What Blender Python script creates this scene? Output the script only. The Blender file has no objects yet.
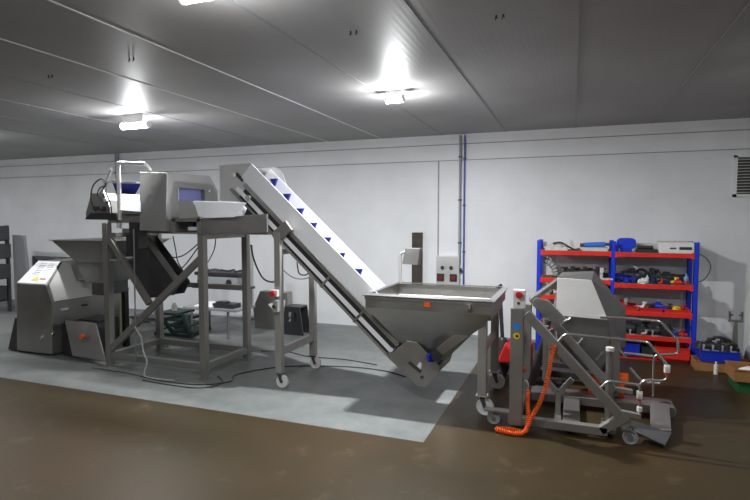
import bpy, bmesh, math, random
from mathutils import Vector, Matrix
random.seed(7)
C = bpy.context.scene.collection
S = bpy.context.scene
R = math.radians

# ------------------------------------------------------------------ camera, world, exposure
cam_d = bpy.data.cameras.new('camera'); cam = bpy.data.objects.new('camera', cam_d); C.objects.link(cam)
cam.location = (0, 0, 2.1); cam.rotation_euler = (R(90 - 3.4), 0, R(20.6))
cam_d.sensor_width = 36; cam_d.lens = 528 / 750 * 36; cam_d.clip_end = 100
S.camera = cam
w = bpy.data.worlds.new('world'); S.world = w; w.use_nodes = True
w.node_tree.nodes['Background'].inputs[0].default_value = (0.75, 0.8, 0.9, 1)
w.node_tree.nodes['Background'].inputs[1].default_value = 0.05
S.view_settings.view_transform = 'Standard'; S.view_settings.look = 'None'
S.view_settings.gamma = 1; S.view_settings.use_curve_mapping = False
S.view_settings.exposure = 0.0
LAMPS = [(-1.96, 5.87, 180), (-5.85, 5.9, 95), (2.3, 5.9, 24), (-9.8, 5.9, 55), (-13.2, 5.9, 50),
         (-2.05, 2.72, 70), (-6.2, 2.2, 7), (2.3, 2.4, 30), (-10, 2.4, 12),
         (-2.2, -1.2, 25), (-7, -1.2, 7)]

def ray(u, v, Y):
    """world point on the vertical plane at distance Y that the measured photo point stands on"""
    ya, pi_ = R(20.6), R(3.4)
    F = Vector((-math.sin(ya) * math.cos(pi_), math.cos(ya) * math.cos(pi_), -math.sin(pi_)))
    Rr = Vector((math.cos(ya), math.sin(ya), 0)); U = Rr.cross(F)
    d = F * 528 + Rr * (u - 375) - U * (v - 250)
    t = Y / d.y
    return Vector((d.x * t, Y, 2.1 + d.z * t))
def xz(pts, Y):
    return [(ray(u, v, Y).x, ray(u, v, Y).z) for u, v in pts]

# ------------------------------------------------------------------ materials
def mat(name, col, rough=0.5, metal=0.0, noise=0.0, nscale=8, bump=0.0, bscale=60, emit=0, spec=None, alpha=1, coat=0):
    m = bpy.data.materials.new(name); m.use_nodes = True
    nt = m.node_tree; b = nt.nodes['Principled BSDF']
    b.inputs['Base Color'].default_value = (*col, 1); b.inputs['Roughness'].default_value = rough
    b.inputs['Metallic'].default_value = metal
    if spec is not None: b.inputs['Specular IOR Level'].default_value = spec
    if coat: b.inputs['Coat Weight'].default_value = coat
    if emit:
        b.inputs['Emission Color'].default_value = (*col, 1); b.inputs['Emission Strength'].default_value = emit
    tc = nt.nodes.new('ShaderNodeTexCoord')
    if noise:
        n = nt.nodes.new('ShaderNodeTexNoise'); n.inputs['Scale'].default_value = nscale; n.inputs['Detail'].default_value = 5
        nt.links.new(tc.outputs['Object'], n.inputs['Vector'])
        r = nt.nodes.new('ShaderNodeMapRange'); r.inputs['From Min'].default_value = .3; r.inputs['From Max'].default_value = .7
        r.inputs['To Min'].default_value = 1 - noise; r.inputs['To Max'].default_value = 1 + noise
        nt.links.new(n.outputs['Fac'], r.inputs['Value'])
        mx = nt.nodes.new('ShaderNodeVectorMath'); mx.operation = 'SCALE'; mx.inputs[0].default_value = col
        nt.links.new(r.outputs['Result'], mx.inputs['Scale']); nt.links.new(mx.outputs['Vector'], b.inputs['Base Color'])
        r2 = nt.nodes.new('ShaderNodeMapRange'); r2.inputs['From Min'].default_value = .3; r2.inputs['From Max'].default_value = .7
        r2.inputs['To Min'].default_value = max(.05, rough - .06); r2.inputs['To Max'].default_value = rough + .06
        nt.links.new(n.outputs['Fac'], r2.inputs['Value']); nt.links.new(r2.outputs['Result'], b.inputs['Roughness'])
    if bump:
        n2 = nt.nodes.new('ShaderNodeTexNoise'); n2.inputs['Scale'].default_value = bscale
        nt.links.new(tc.outputs['Object'], n2.inputs['Vector'])
        bp = nt.nodes.new('ShaderNodeBump'); bp.inputs['Strength'].default_value = bump; bp.inputs['Distance'].default_value = .01
        nt.links.new(n2.outputs['Fac'], bp.inputs['Height']); nt.links.new(bp.outputs['Normal'], b.inputs['Normal'])
    return m
M = dict(
    steel=mat('brushed_steel', (.37, .36, .34), .40, .85, .06, 5),
    legs=mat('satin_steel', (.36, .35, .33), .45, .4, .05, 5),
    head=mat('head_steel', (.62, .62, .61), .5, .3, .03, 4),
    pale=mat('pale_and_lit_steel', (.86, .85, .82), .5, .15, .03, 4),  # also the painted lit tone of the shoulder and the cover reflection
    funnel=mat('funnel_steel', (.27, .27, .265), .42, .75, .1, 5),
    hood=mat('hood_steel', (.34, .335, .325), .45, .65, .05, 5),
    tub=mat('tub_steel', (.22, .215, .205), .42, .75, .06, 5),
    matte=mat('matte_steel', (.46, .46, .45), .55, .25, .04, 4),
    steel_light=mat('bead_blasted_steel', (.56, .56, .55), .5, .7, .05, 4),
    steel_dark=mat('dull_dark_and_shade_steel', (.10, .10, .105), .45, .7, .08, 6),  # also stands in for shade on the chute and under the conveyor head
    bright=mat('polished_steel', (.78, .78, .77), .25, .95),
    frame=mat('frame_steel', (.31, .30, .28), .45, .6, .06, 4),
    white=mat('white_plastic', (.88, .89, .92), .45, 0, .02, 3),
    whitep=mat('white_paint', (.74, .74, .73), .5, 0, .04, 10),
    offw=mat('dirty_white', (.55, .54, .51), .6, 0, .12, 20),
    blue=mat('blue_belt', (.025, .03, .17), .75, spec=.15),
    bluep=mat('blue_shelf_paint', (.012, .045, .62), .4, 0, .05, 10),
    bluebin=mat('blue_plastic', (.01, .03, .42), .4),
    lblue=mat('pale_blue_plastic', (.25, .42, .75), .4),
    lav=mat('lavender_strip_plastic', (.30, .33, .72), .35),
    redp=mat('red_shelf_paint', (.72, .03, .02), .4, 0, .06, 10),
    redb=mat('red_plastic', (.55, .02, .02), .4),
    orange=mat('orange_hose_plastic', (.95, .14, .015), .35),
    yellow=mat('yellow_plastic', (.85, .58, .03), .45),
    ylabel=mat('yellow_label', (.85, .7, .03), .5),
    cream=mat('cream_board', (.46, .43, .25), .7, 0, .08, 8),
    black=mat('black_rubber_and_gap_shade', (.018, .018, .02), .55),  # also stands in for shade in the gaps
    blackp=mat('black_plastic', (.03, .03, .033), .4),
    dgrey=mat('dark_grey_paint', (.055, .058, .062), .5, 0, .1, 10),
    grey=mat('grey_paint', (.28, .29, .30), .5, 0, .06, 10),
    nylon=mat('white_nylon', (.72, .71, .68), .5),
    green=mat('green_plastic', (.01, .10, .03), .5),
    dgreen=mat('dark_green_metal', (.02, .04, .035), .5),
    card=mat('brown_cardboard', (.30, .145, .05), .8, 0, .08, 8),
    cardd=mat('dark_cardboard', (.22, .10, .035), .8, 0, .1, 8),
    wood=mat('dark_stained_timber', (.045, .032, .025), .7, 0, .35, 9),
    pipeblue=mat('blue_pipe_paint', (.05, .09, .42), .4),
    cable=mat('black_cable', (.015, .015, .015), .5),
    wcable=mat('white_cable', (.5, .5, .5), .5),
    darkred=mat('dark_red_knob', (.18, .01, .01), .4),
    lamp=mat('lamp_diffuser', (.92, .95, 1.0), .4, emit=28),
)

# walls: painted blockwork with faint joints
def wall_mat(name, col):
    m = mat(name, col, .55); nt = m.node_tree; b = nt.nodes['Principled BSDF']
    tc = nt.nodes.new('ShaderNodeTexCoord')
    mp = nt.nodes.new('ShaderNodeMapping'); mp.inputs['Rotation'].default_value = (R(90), 0, 0)
    nt.links.new(tc.outputs['Object'], mp.inputs['Vector'])
    br = nt.nodes.new('ShaderNodeTexBrick'); br.inputs['Scale'].default_value = 1; br.inputs['Mortar Size'].default_value = .006
    br.inputs['Brick Width'].default_value = .45; br.inputs['Row Height'].default_value = .22; br.inputs['Mortar Smooth'].default_value = 1
    br.inputs['Color1'].default_value = (*col, 1); br.inputs['Color2'].default_value = (*[c * .985 for c in col], 1)
    br.inputs['Mortar'].default_value = (*[c * .955 for c in col], 1)
    nt.links.new(mp.outputs['Vector'], br.inputs['Vector'])
    n = nt.nodes.new('ShaderNodeTexNoise'); n.inputs['Scale'].default_value = 1.3; n.inputs['Detail'].default_value = 8
    nt.links.new(tc.outputs['Object'], n.inputs['Vector'])
    r = nt.nodes.new('ShaderNodeMapRange'); r.inputs['From Min'].default_value = .35; r.inputs['From Max'].default_value = .7
    r.inputs['To Min'].default_value = 1.03; r.inputs['To Max'].default_value = .93
    nt.links.new(n.outputs['Fac'], r.inputs['Value'])
    v = nt.nodes.new('ShaderNodeVectorMath'); v.operation = 'SCALE'
    nt.links.new(br.outputs['Color'], v.inputs[0]); nt.links.new(r.outputs['Result'], v.inputs['Scale'])
    nt.links.new(v.outputs['Vector'], b.inputs['Base Color'])
    bp = nt.nodes.new('ShaderNodeBump'); bp.inputs['Strength'].default_value = .25; bp.inputs['Distance'].default_value = .004
    nt.links.new(br.outputs['Fac'], bp.inputs['Height']); bp.invert = True
    nt.links.new(bp.outputs['Normal'], b.inputs['Normal'])
    return m
M['wall'] = wall_mat('painted_block_wall', (.74, .75, .76))
M['wall_top'] = wall_mat('upper_wall_paint', (.80, .80, .80))
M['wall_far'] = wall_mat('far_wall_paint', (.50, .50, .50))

def ceil_mat():
    m = mat('ribbed_panel', (.36, .355, .345), .48, 0, spec=.25); nt = m.node_tree; b = nt.nodes['Principled BSDF']
    tc = nt.nodes.new('ShaderNodeTexCoord')
    wv = nt.nodes.new('ShaderNodeTexWave'); wv.bands_direction = 'X'; wv.inputs['Scale'].default_value = 6.0
    wv.inputs['Distortion'].default_value = 0
    nt.links.new(tc.outputs['Object'], wv.inputs['Vector'])
    bp = nt.nodes.new('ShaderNodeBump'); bp.inputs['Strength'].default_value = .12; bp.inputs['Distance'].default_value = .003
    nt.links.new(wv.outputs['Fac'], bp.inputs['Height']); nt.links.new(bp.outputs['Normal'], b.inputs['Normal'])
    n = nt.nodes.new('ShaderNodeTexNoise'); n.inputs['Scale'].default_value = .8; n.inputs['Detail'].default_value = 6
    nt.links.new(tc.outputs['Object'], n.inputs['Vector'])
    cr = nt.nodes.new('ShaderNodeValToRGB')
    cr.color_ramp.elements[0].position = .3; cr.color_ramp.elements[0].color = (.31, .30, .29, 1)
    cr.color_ramp.elements[1].position = .7; cr.color_ramp.elements[1].color = (.38, .375, .37, 1)
    nt.links.new(n.outputs['Fac'], cr.inputs['Fac']); nt.links.new(cr.outputs['Color'], b.inputs['Base Color'])
    return m
M['ceiling'] = ceil_mat()

def floor_mat():
    m = mat('resin_floor', (.06, .045, .035), .4, spec=.2); nt = m.node_tree; b = nt.nodes['Principled BSDF']
    L = nt.links.new; N = nt.nodes.new
    tc = N('ShaderNodeTexCoord')
    sx = N('ShaderNodeSeparateXYZ'); L(tc.outputs['Object'], sx.inputs[0])
    # painted grey zone: y > 4.7 and x < -1.28 (a painted area of the floor)
    def cmp(src, op, val):
        c = N('ShaderNodeMath'); c.operation = op; L(src, c.inputs[0]); c.inputs[1].default_value = val; return c.outputs[0]
    a = N('ShaderNodeMath'); a.operation = 'MULTIPLY'
    L(cmp(sx.outputs['Y'], 'GREATER_THAN', 4.70), a.inputs[0]); L(cmp(sx.outputs['X'], 'LESS_THAN', -1.28), a.inputs[1])
    n1 = N('ShaderNodeTexNoise'); n1.inputs['Scale'].default_value = .55; n1.inputs['Detail'].default_value = 6; n1.inputs['Roughness'].default_value = .6
    n2 = N('ShaderNodeTexNoise'); n2.inputs['Scale'].default_value = 3.0; n2.inputs['Detail'].default_value = 9; n2.inputs['Roughness'].default_value = .7
    for n in (n1, n2): L(tc.outputs['Object'], n.inputs['Vector'])
    cr = N('ShaderNodeValToRGB'); e = cr.color_ramp.elements
    e[0].position = .35; e[0].color = (.036, .028, .0125, 1); e[1].position = .68; e[1].color = (.060, .036, .0145, 1)
    L(n1.outputs['Fac'], cr.inputs['Fac'])
    cr2 = N('ShaderNodeValToRGB'); e = cr2.color_ramp.elements
    e[0].position = .57; e[0].color = (0, 0, 0, 1); e[1].position = .8; e[1].color = (.07, .055, .036, 1)
    L(n2.outputs['Fac'], cr2.inputs['Fac'])
    ad = N('ShaderNodeVectorMath'); ad.operation = 'ADD'; L(cr.outputs['Color'], ad.inputs[0]); L(cr2.outputs['Color'], ad.inputs[1])
    g = N('ShaderNodeValToRGB'); e = g.color_ramp.elements
    e[0].position = .35; e[0].color = (.155, .170, .165, 1); e[1].position = .68; e[1].color = (.225, .238, .23, 1)
    L(n2.outputs['Fac'], g.inputs['Fac'])
    mx = N('ShaderNodeMix'); mx.data_type = 'RGBA'; L(a.outputs[0], mx.inputs[0]); L(ad.outputs[0], mx.inputs[6]); L(g.outputs['Color'], mx.inputs[7])
    L(mx.outputs[2], b.inputs['Base Color'])
    rr = N('ShaderNodeMapRange'); rr.inputs['To Min'].default_value = .28; rr.inputs['To Max'].default_value = .62
    L(n1.outputs['Fac'], rr.inputs['Value']); L(rr.outputs['Result'], b.inputs['Roughness'])
    bp = N('ShaderNodeBump'); bp.inputs['Strength'].default_value = .15; bp.inputs['Distance'].default_value = .004
    L(n2.outputs['Fac'], bp.inputs['Height']); L(bp.outputs['Normal'], b.inputs['Normal'])
    return m
M['floor'] = floor_mat()

# ------------------------------------------------------------------ mesh helpers
class MB:
    def __init__(s): s.bm = bmesh.new()
    def box(s, x0, y0, z0, x1, y1, z1):
        r = bmesh.ops.create_cube(s.bm, size=1)
        bmesh.ops.scale(s.bm, vec=(abs(x1 - x0), abs(y1 - y0), abs(z1 - z0)), verts=r['verts'])
        bmesh.ops.translate(s.bm, vec=((x0 + x1) / 2, (y0 + y1) / 2, (z0 + z1) / 2), verts=r['verts'])
        return s
    def bar(s, p, q, w_, h_, up=(0, 0, 1)):
        """square bar from p to q, w_ sideways, h_ along up"""
        p, q = Vector(p), Vector(q); d = (q - p); L = d.length; d.normalize()
        side = d.cross(Vector(up))
        if side.length < 1e-4: side = d.cross(Vector((0, 1, 0)))
        side.normalize(); u = side.cross(d)
        vs = []
        for e in (p, q):
            for a, b in ((-1, -1), (1, -1), (1, 1), (-1, 1)):
                vs.append(s.bm.verts.new(e + side * (a * w_ / 2) + u * (b * h_ / 2)))
        for f in ((3, 2, 1, 0), (4, 5, 6, 7), (0, 1, 5, 4), (1, 2, 6, 5), (2, 3, 7, 6), (3, 0, 4, 7)):
            s.bm.faces.new([vs[i] for i in f])
        return s
    def prism(s, pts, y0, y1):
        """polygon in X-Z pushed from y0 to y1"""
        a = [s.bm.verts.new((x, y0, z)) for x, z in pts]; b = [s.bm.verts.new((x, y1, z)) for x, z in pts]
        s.bm.faces.new(a); s.bm.faces.new(b[::-1])
        n = len(pts)
        for i in range(n): s.bm.faces.new((a[i], b[i], b[(i + 1) % n], a[(i + 1) % n]))
        return s
    def prismx(s, pts, x0, x1):
        a = [s.bm.verts.new((x0, y, z)) for y, z in pts]; b = [s.bm.verts.new((x1, y, z)) for y, z in pts]
        s.bm.faces.new(a); s.bm.faces.new(b[::-1])
        n = len(pts)
        for i in range(n): s.bm.faces.new((a[i], b[i], b[(i + 1) % n], a[(i + 1) % n]))
        return s
    def loft(s, rings, cap0=True, cap1=True):
        rs = [[s.bm.verts.new(p) for p in r] for r in rings]; n = len(rs[0])
        for a, b in zip(rs, rs[1:]):
            for i in range(n): s.bm.faces.new((a[i], a[(i + 1) % n], b[(i + 1) % n], b[i]))
        if cap0: s.bm.faces.new(rs[0][::-1])
        if cap1: s.bm.faces.new(rs[-1])
        return s
    def plate(s, pts, th):
        """thin plate of 3d polygon with real thickness"""
        pts = [Vector(p) for p in pts]
        n = Vector((0, 0, 0))
        for i in range(1, len(pts) - 1): n += (pts[i] - pts[0]).cross(pts[i + 1] - pts[0])
        n.normalize()
        return s.loft([[p - n * th / 2 for p in pts], [p + n * th / 2 for p in pts]])
    def tube(s, pts, r, seg=10, closed=False, r_fn=None):
        pts = [Vector(p) for p in pts]; n = len(pts); rings = []
        prev = None
        for i, p in enumerate(pts):
            if closed: t = pts[(i + 1) % n] - pts[i - 1]
            else: t = pts[min(i + 1, n - 1)] - pts[max(i - 1, 0)]
            t.normalize()
            if prev is None:
                a = t.orthogonal().normalized()
            else:
                a = prev - t * prev.dot(t)
                a = a.normalized() if a.length > 1e-5 else t.orthogonal().normalized()
            prev = a; b = t.cross(a); rr = r_fn(i / (n - 1)) if r_fn else r
            rings.append([p + (a * math.cos(k * 2 * math.pi / seg) + b * math.sin(k * 2 * math.pi / seg)) * rr for k in range(seg)])
        if closed: rings.append(rings[0]); s.loft(rings, False, False); bmesh.ops.remove_doubles(s.bm, verts=s.bm.verts, dist=1e-5)
        else: s.loft(rings)
        return s
    def cyl(s, p, q, r, r2=None, seg=20):
        p, q = Vector(p), Vector(q); r2 = r if r2 is None else r2
        d = (q - p).normalized(); a = d.orthogonal().normalized(); b = d.cross(a)
        s.loft([[c + (a * math.cos(k * 2 * math.pi / seg) + b * math.sin(k * 2 * math.pi / seg)) * rr for k in range(seg)] for c, rr in ((p, r), (q, r2))])
        return s
    def lathe(s, o, prof, axis='z', seg=20):
        rings = []
        for r, h in prof:
            ring = []
            for k in range(seg):
                c, d = r * math.cos(k * 2 * math.pi / seg), r * math.sin(k * 2 * math.pi / seg)
                v = {'z': (c, d, h), 'y': (c, h, d), 'x': (h, c, d)}[axis]
                ring.append(Vector(o) + Vector(v))
            rings.append(ring)
        return s.loft(rings)
    def blob(s, o, sc, sub=2):
        r = bmesh.ops.create_icosphere(s.bm, subdivisions=sub, radius=1)
        bmesh.ops.scale(s.bm, vec=sc, verts=r['verts']); bmesh.ops.translate(s.bm, vec=o, verts=r['verts'])
        return s
    def build(s, name, m, parent=None, bevel=0, smooth=False, solid=0, mod=None, loc=None, label=None, hole=None):
        bm = s.bm
        bmesh.ops.recalc_face_normals(bm, faces=bm.faces)
        if hole is not None:                       # cut a real opening
            tmp = bpy.data.meshes.new('t'); bm.to_mesh(tmp); to = bpy.data.objects.new('t', tmp); C.objects.link(to)
            bmesh.ops.recalc_face_normals(hole.bm, faces=hole.bm.faces)
            hm = bpy.data.meshes.new('h'); hole.bm.to_mesh(hm); ho = bpy.data.objects.new('h', hm); C.objects.link(ho)
            b = to.modifiers.new('b', 'BOOLEAN'); b.operation = 'DIFFERENCE'; b.object = ho; b.solver = 'EXACT'
            bpy.context.view_layer.update()
            ev = to.evaluated_get(bpy.context.evaluated_depsgraph_get()); nm = bpy.data.meshes.new_from_object(ev)
            bm.clear(); bm.from_mesh(nm)
            bpy.data.objects.remove(to); bpy.data.objects.remove(ho)
        off = Vector((0, 0, 0))
        p = parent
        while p is not None: off += Vector(p.location); p = p.parent
        if parent is None and loc is not None: off = Vector(loc)
        bmesh.ops.translate(bm, vec=-off, verts=bm.verts)
        me = bpy.data.meshes.new(name); bm.to_mesh(me); bm.free()
        if smooth:
            for f in me.polygons: f.use_smooth = True
            me.set_sharp_from_angle(angle=R(38))
        o = bpy.data.objects.new(name, me); C.objects.link(o); me.materials.append(M[m] if isinstance(m, str) else m)
        if parent is not None: o.parent = parent
        else: o.location = off
        if solid:
            sm = o.modifiers.new('thickness', 'SOLIDIFY'); sm.thickness = solid; sm.offset = 0
        if bevel:
            bv = o.modifiers.new('bevel', 'BEVEL'); bv.width = bevel; bv.segments = 2; bv.limit_method = 'ANGLE'; bv.angle_limit = R(35)
        if label: o['label'] = label
        return o

def thing(name, label, cat, loc, group=None):
    o = bpy.data.objects.new(name, None); C.objects.link(o); o.location = loc; o.empty_display_size = .1
    o['label'] = label; o['category'] = cat
    if group: o['group'] = group
    return o
def tag(o, label, cat, group=None, kind=None):
    o['label'] = label; o['category'] = cat
    if group: o['group'] = group
    if kind: o['kind'] = kind
    return o
def struct(o): o['kind'] = 'structure'; return o
def copy_tree(o, parent=None):
    c = o.copy(); C.objects.link(c)
    if parent is not None: c.parent = parent
    for ch in list(o.children): copy_tree(ch, c)
    return c
def arc_pts(pts, r=.04, n=5):
    """round the corners of a polyline"""
    pts = [Vector(p) for p in pts]; out = [pts[0]]
    for a, b, c in zip(pts, pts[1:], pts[2:]):
        u = (a - b); v = (c - b); rr = min(r, u.length * .45, v.length * .45)
        p0 = b + u.normalized() * rr; p1 = b + v.normalized() * rr
        for k in range(n + 1):
            t = k / n; out.append(p0 * (1 - t) ** 2 + b * 2 * t * (1 - t) + p1 * t ** 2)
    out.append(pts[-1]); return out
def smooth_path(pts, n=8):
    pts = [Vector(p) for p in pts]; out = []
    for i in range(len(pts) - 1):
        p0 = pts[max(i - 1, 0)]; p1 = pts[i]; p2 = pts[i + 1]; p3 = pts[min(i + 2, len(pts) - 1)]
        for k in range(n):
            t = k / n
            out.append(.5 * ((2 * p1) + (p2 - p0) * t + (2 * p0 - 5 * p1 + 4 * p2 - p3) * t * t + (3 * p1 - p0 - 3 * p2 + p3) * t ** 3))
    out.append(pts[-1]); return out

# ------------------------------------------------------------------ the room
WY = 9.25; CZ = 3.57; XL, XR, YB = -15.5, 5.5, -5.0
struct(MB().box(XL, YB, -.1, XR, WY + .2, 0).build('floor', 'floor'))
struct(MB().box(XL, YB, CZ, XR, WY + .2, CZ + .1).build('ceiling', 'ceiling'))
struct(MB().box(XL, WY, 0, XR, WY + .2, 3.12).build('wall_back', 'wall'))
struct(MB().box(XL, WY + .035, 3.12, XR, WY + .2, CZ).build('wall_back_upper', 'wall_top'))
struct(MB().box(XL - .2, YB, 0, XL, WY + .2, CZ).build('wall_left', 'wall'))
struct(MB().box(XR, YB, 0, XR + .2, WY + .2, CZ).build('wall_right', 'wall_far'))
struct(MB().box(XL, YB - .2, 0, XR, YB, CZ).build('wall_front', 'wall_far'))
struct(MB().prismx([(WY - .02, CZ), (WY + .035, CZ - .10), (WY + .035, CZ)], XL, XR).build('trim_1', 'wall_top'))
struct(MB().box(XL, WY - .012, 0, XR, WY, .05).build('baseboard_back', 'grey'))
k = 2
for x in (-8.84, -7.74, -6.64, -5.54, -4.42, -3.34, -2.19, -1.11, 0, 1.1, 2.2, 3.3, 4.4):
    bright = x in (-3.34, -4.42)
    struct(MB().box(x - .011, YB, CZ - .006, x + .011, WY - .03, CZ).build('trim_%d' % k, 'whitep' if bright else 'grey')); k += 1
for z_ in (3.115, 3.40): k += 1; struct(MB().box(XL, WY + (-.004 if z_ < 3.2 else .027), z_, XR, WY + (.03 if z_ < 3.2 else .04), z_ + .014).build('trim_%d' % k, 'grey'))
k += 1
struct(MB().box(-2.28, WY - .006, .09, -2.255, WY, 3.12).build('trim_%d' % k, 'grey'))

# ------------------------------------------------------------------ lamps
def lamp(x, y, power, label, hl=.23, d=.13):
    t = thing('ceiling_light', label, 'light', (x, y, CZ), 'lights under the ceiling')
    MB().box(x - hl * .8, y - .05, CZ - d + .03, x + hl * .8, y + .05, CZ - .001).build('lamp_housing', 'whitep', t, bevel=.004)
    MB().cyl((x - hl, y, CZ - d), (x + hl, y, CZ - d), .045, seg=14).build('diffuser', 'lamp', t, smooth=True)
    for s in (-1, 1): MB().cyl((x + s * hl, y, CZ - d), (x + s * (hl + .02), y, CZ - d), .049, seg=14).build('end_cap', 'whitep', t)
    ld = bpy.data.lights.new('lamp_light', 'AREA'); ld.shape = 'RECTANGLE'; ld.size = hl * 2; ld.size_y = .09
    ld.energy = power; ld.color = (.97, .985, 1.0)
    lo = bpy.data.objects.new('lamp_light', ld); C.objects.link(lo); lo.location = (0, 0, -d - .05); lo.parent = t
    pd = bpy.data.lights.new('lamp_side_light', 'POINT'); pd.energy = power * .34; pd.color = ld.color; pd.shadow_soft_size = .05
    po = bpy.data.objects.new('lamp_side_light', pd); C.objects.link(po); po.location = (0, 0, -d - .10); po.parent = t
for i, (x, y, p_) in enumerate(LAMPS):
    lab = {0: 'short glowing ceiling light above the inclined conveyor', 1: 'glowing ceiling batten light above the left machines',
           5: 'bright batten light at the top edge of the picture'}.get(i, ['', '', 'batten light above the storage rack, just outside the picture', 'batten light over the dark rack beyond the left edge', 'batten light in the far left corner', '', 'batten light in front of the cutting machine, above the picture', 'front right batten light, above the picture', 'front left batten light, beyond the picture', 'right of the two batten lights behind the camera', 'left of the two batten lights behind the camera'][i])
    lamp(x, y, p_, lab, *((.085, .09) if i == 0 else (.23, .15) if i == 1 else (.23, .10)))

# ceiling hooks: pairs of small dark fixings
for i, (u, v, lab) in enumerate([(131, 58, 'pair of small dark hooks in the ceiling left of centre'), (353, 31, 'small dark hook fixing on the ceiling near the middle light'),
                                 (499, 15, 'small dark hook fixing on the ceiling right of the middle seam'), (50, 75, 'pair of faint hooks on the ceiling at far left')]):
    ya = ray(u, v, 1); dz = ya.z - 2.1; Y = (CZ - 2.1) / dz; p = ray(u, v, Y)
    t = thing('ceiling_hook', lab, 'hook', (p.x, p.y, CZ))
    for dx in (-.02, .03):
        MB().cyl((p.x + dx, p.y, CZ), (p.x + dx, p.y, CZ - .018), .007, seg=8).tube([(p.x + dx + .008 * math.cos(a), p.y, CZ - .024 + .008 * math.sin(a)) for a in [k * .5 for k in range(10)]], .004, 6).build('hook', 'black', t)

# ------------------------------------------------------------------ wall fittings
def wall_pipe(x, r, m, name, lab, z0, z1, clips=3, dy=.03):
    t = thing(name, lab, 'pipe', (x, WY, z0))
    MB().cyl((x, WY - dy, z0), (x, WY - dy, z1), r, seg=12).build('pipe_run', m, t, smooth=True)
    for i in range(clips):
        z = z0 + (z1 - z0) * (i + .5) / clips
        MB().box(x - r - .008, WY - dy - r - .004, z - .012, x + r + .008, WY, z + .012).build('pipe_clip', 'dgrey', t)
wall_pipe(-1.80, .014, 'pipeblue', 'air_pipe', 'thin blue vertical pipe clipped to the back wall', .3, CZ - .02, 4)
wall_pipe(-1.875, .022, 'grey', 'cable_conduit', 'grey vertical conduit beside the blue wall pipe', 1.3, CZ - .02, 3)
p = ray(117, 165, 9.2)
wall_pipe(p.x, .045, 'grey', 'wall_duct', 'grey vertical duct on the wall behind the left conveyor guard', 1.9, CZ - .02, 2, .05)
# wall control box
t = thing('wall_control_box', 'grey wall box with two knobs and two dark red sockets', 'control box', (-2.05, WY, .93))
MB().box(-2.27, WY - .12, .93, -1.86, WY - .001, 1.44).build('enclosure', 'steel_light', t, bevel=.006)
for x in (-2.155, -2.0): MB().cyl((x, WY - .15, 1.24), (x, WY - .12, 1.24), .03).build('knob', 'blackp', t, smooth=True)
for x in (-2.19, -1.96):
    s_ = MB().box(x - .065, WY - .135, .995, x + .065, WY - .12, 1.13).build('socket', 'blackp', t, bevel=.004)
    MB().cyl((x, WY - .15, 1.06), (x, WY - .134, 1.06), .042).build('socket_cover', 'darkred', s_, smooth=True)
MB().cyl((-1.86, WY - .06, 1.2), (-1.825, WY - .06, 1.2), .03).build('side_switch', 'blackp', t)
# timber plank column
t = tag(MB().box(-2.73, WY - .1, 0, -2.55, WY - .001, 1.85).build('timber_plank', 'wood', loc=(-2.64, WY, 0), bevel=.004), 'dark stained upright plank against the back wall behind the hopper', 'plank')
# vent
t = thing('wall_vent', 'louvred air vent high on the back wall at the right edge', 'vent', (2.42, WY, 2.43))
MB().box(2.2, WY - .03, 2.42, 2.245, WY, 3.03).box(2.64, WY - .03, 2.42, 2.68, WY, 3.03).box(2.2, WY - .03, 3.0, 2.68, WY, 3.03).box(2.2, WY - .03, 2.42, 2.68, WY, 2.46).build('vent_frame', 'whitep', t)
MB().box(2.24, WY - .004, 2.45, 2.65, WY, 3.01).build('backing', 'black', t)
for i in range(12):
    z = 2.485 + i * .044
    MB().bar((2.243, WY - .018, z), (2.642, WY - .018, z), .02, .008, up=(0, .5, 1)).build('slat', 'offw', t)

# ------------------------------------------------------------------ casters
def caster(parent, x, y, r=.062, top=.16, wheelm='nylon', name='caster', rot=0):
    o = MB().box(x - .045, y - .045, top - .008, x + .045, y + .045, top)
    o.box(x - .03, y - .028, top - .02, x + .03, y + .028, top - .006)
    for s in (-1, 1): o.prism([(x - .028, top - .012), (x + .028, top - .012), (x + .05, r), (x + .04, r - .018), (x + .02, r - .015)], y + s * .028 - .002, y + s * .028 + .002)
    o.cyl((x + .035, y - .034, r), (x + .035, y + .034, r), .008, seg=10)
    o = o.build(name, 'dgrey' if wheelm == 'nylon' else 'steel', parent)
    wx = x + .035
    w_ = MB().lathe((wx, y, r), [(.012, -.018), (r * .45, -.018), (r * .5, -.013), (r * .8, -.013), (r * .86, -.02), (r * .97, -.018), (r, -.008), (r, .008), (r * .97, .018), (r * .86, .02), (r * .8, .013), (r * .5, .013), (r * .45, .018), (.012, .018)], 'y', 28).build('wheel', wheelm, o, smooth=True)
    MB().cyl((wx, y - .022, r), (wx, y + .022, r), .017, seg=12).build('hub', 'dgrey', o)
    return o

# ------------------------------------------------------------------ inclined conveyor
D = Vector((.736, 0, -.677)); Nn = Vector((-.677, 0, -.736))      # along the belt, and down across it
T0 = Vector((-3.80, 0, 2.79))
def cp(s, d, y): v = T0 + D * s + Nn * d; return Vector((v.x, y, v.z))
def strip(s0, s1, d0, d1, y0, y1):
    m = MB(); m.loft([[cp(s0, d0, y0), cp(s1, d0, y0), cp(s1, d1, y0), cp(s0, d1, y0)], [cp(s0, d0, y1), cp(s1, d0, y1), cp(s1, d1, y1), cp(s0, d1, y1)]]); return m
cv = thing('inclined_conveyor', 'tall inclined conveyor with white side guards and blue cleated belt', 'conveyor', (-2.9, 6, 0))
YN, YF = 5.70, 6.30
strip(2.301, 2.86, .06, .235, YN, YN + .012).build('side_piece', 'steel', cv, bevel=.002, label='steel skirt under the hopper')
strip(0, 2.30, 0, .235, YN, YN + .012).build('side_guard', 'white', cv, bevel=.002, label='near white plastic side guard')
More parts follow.
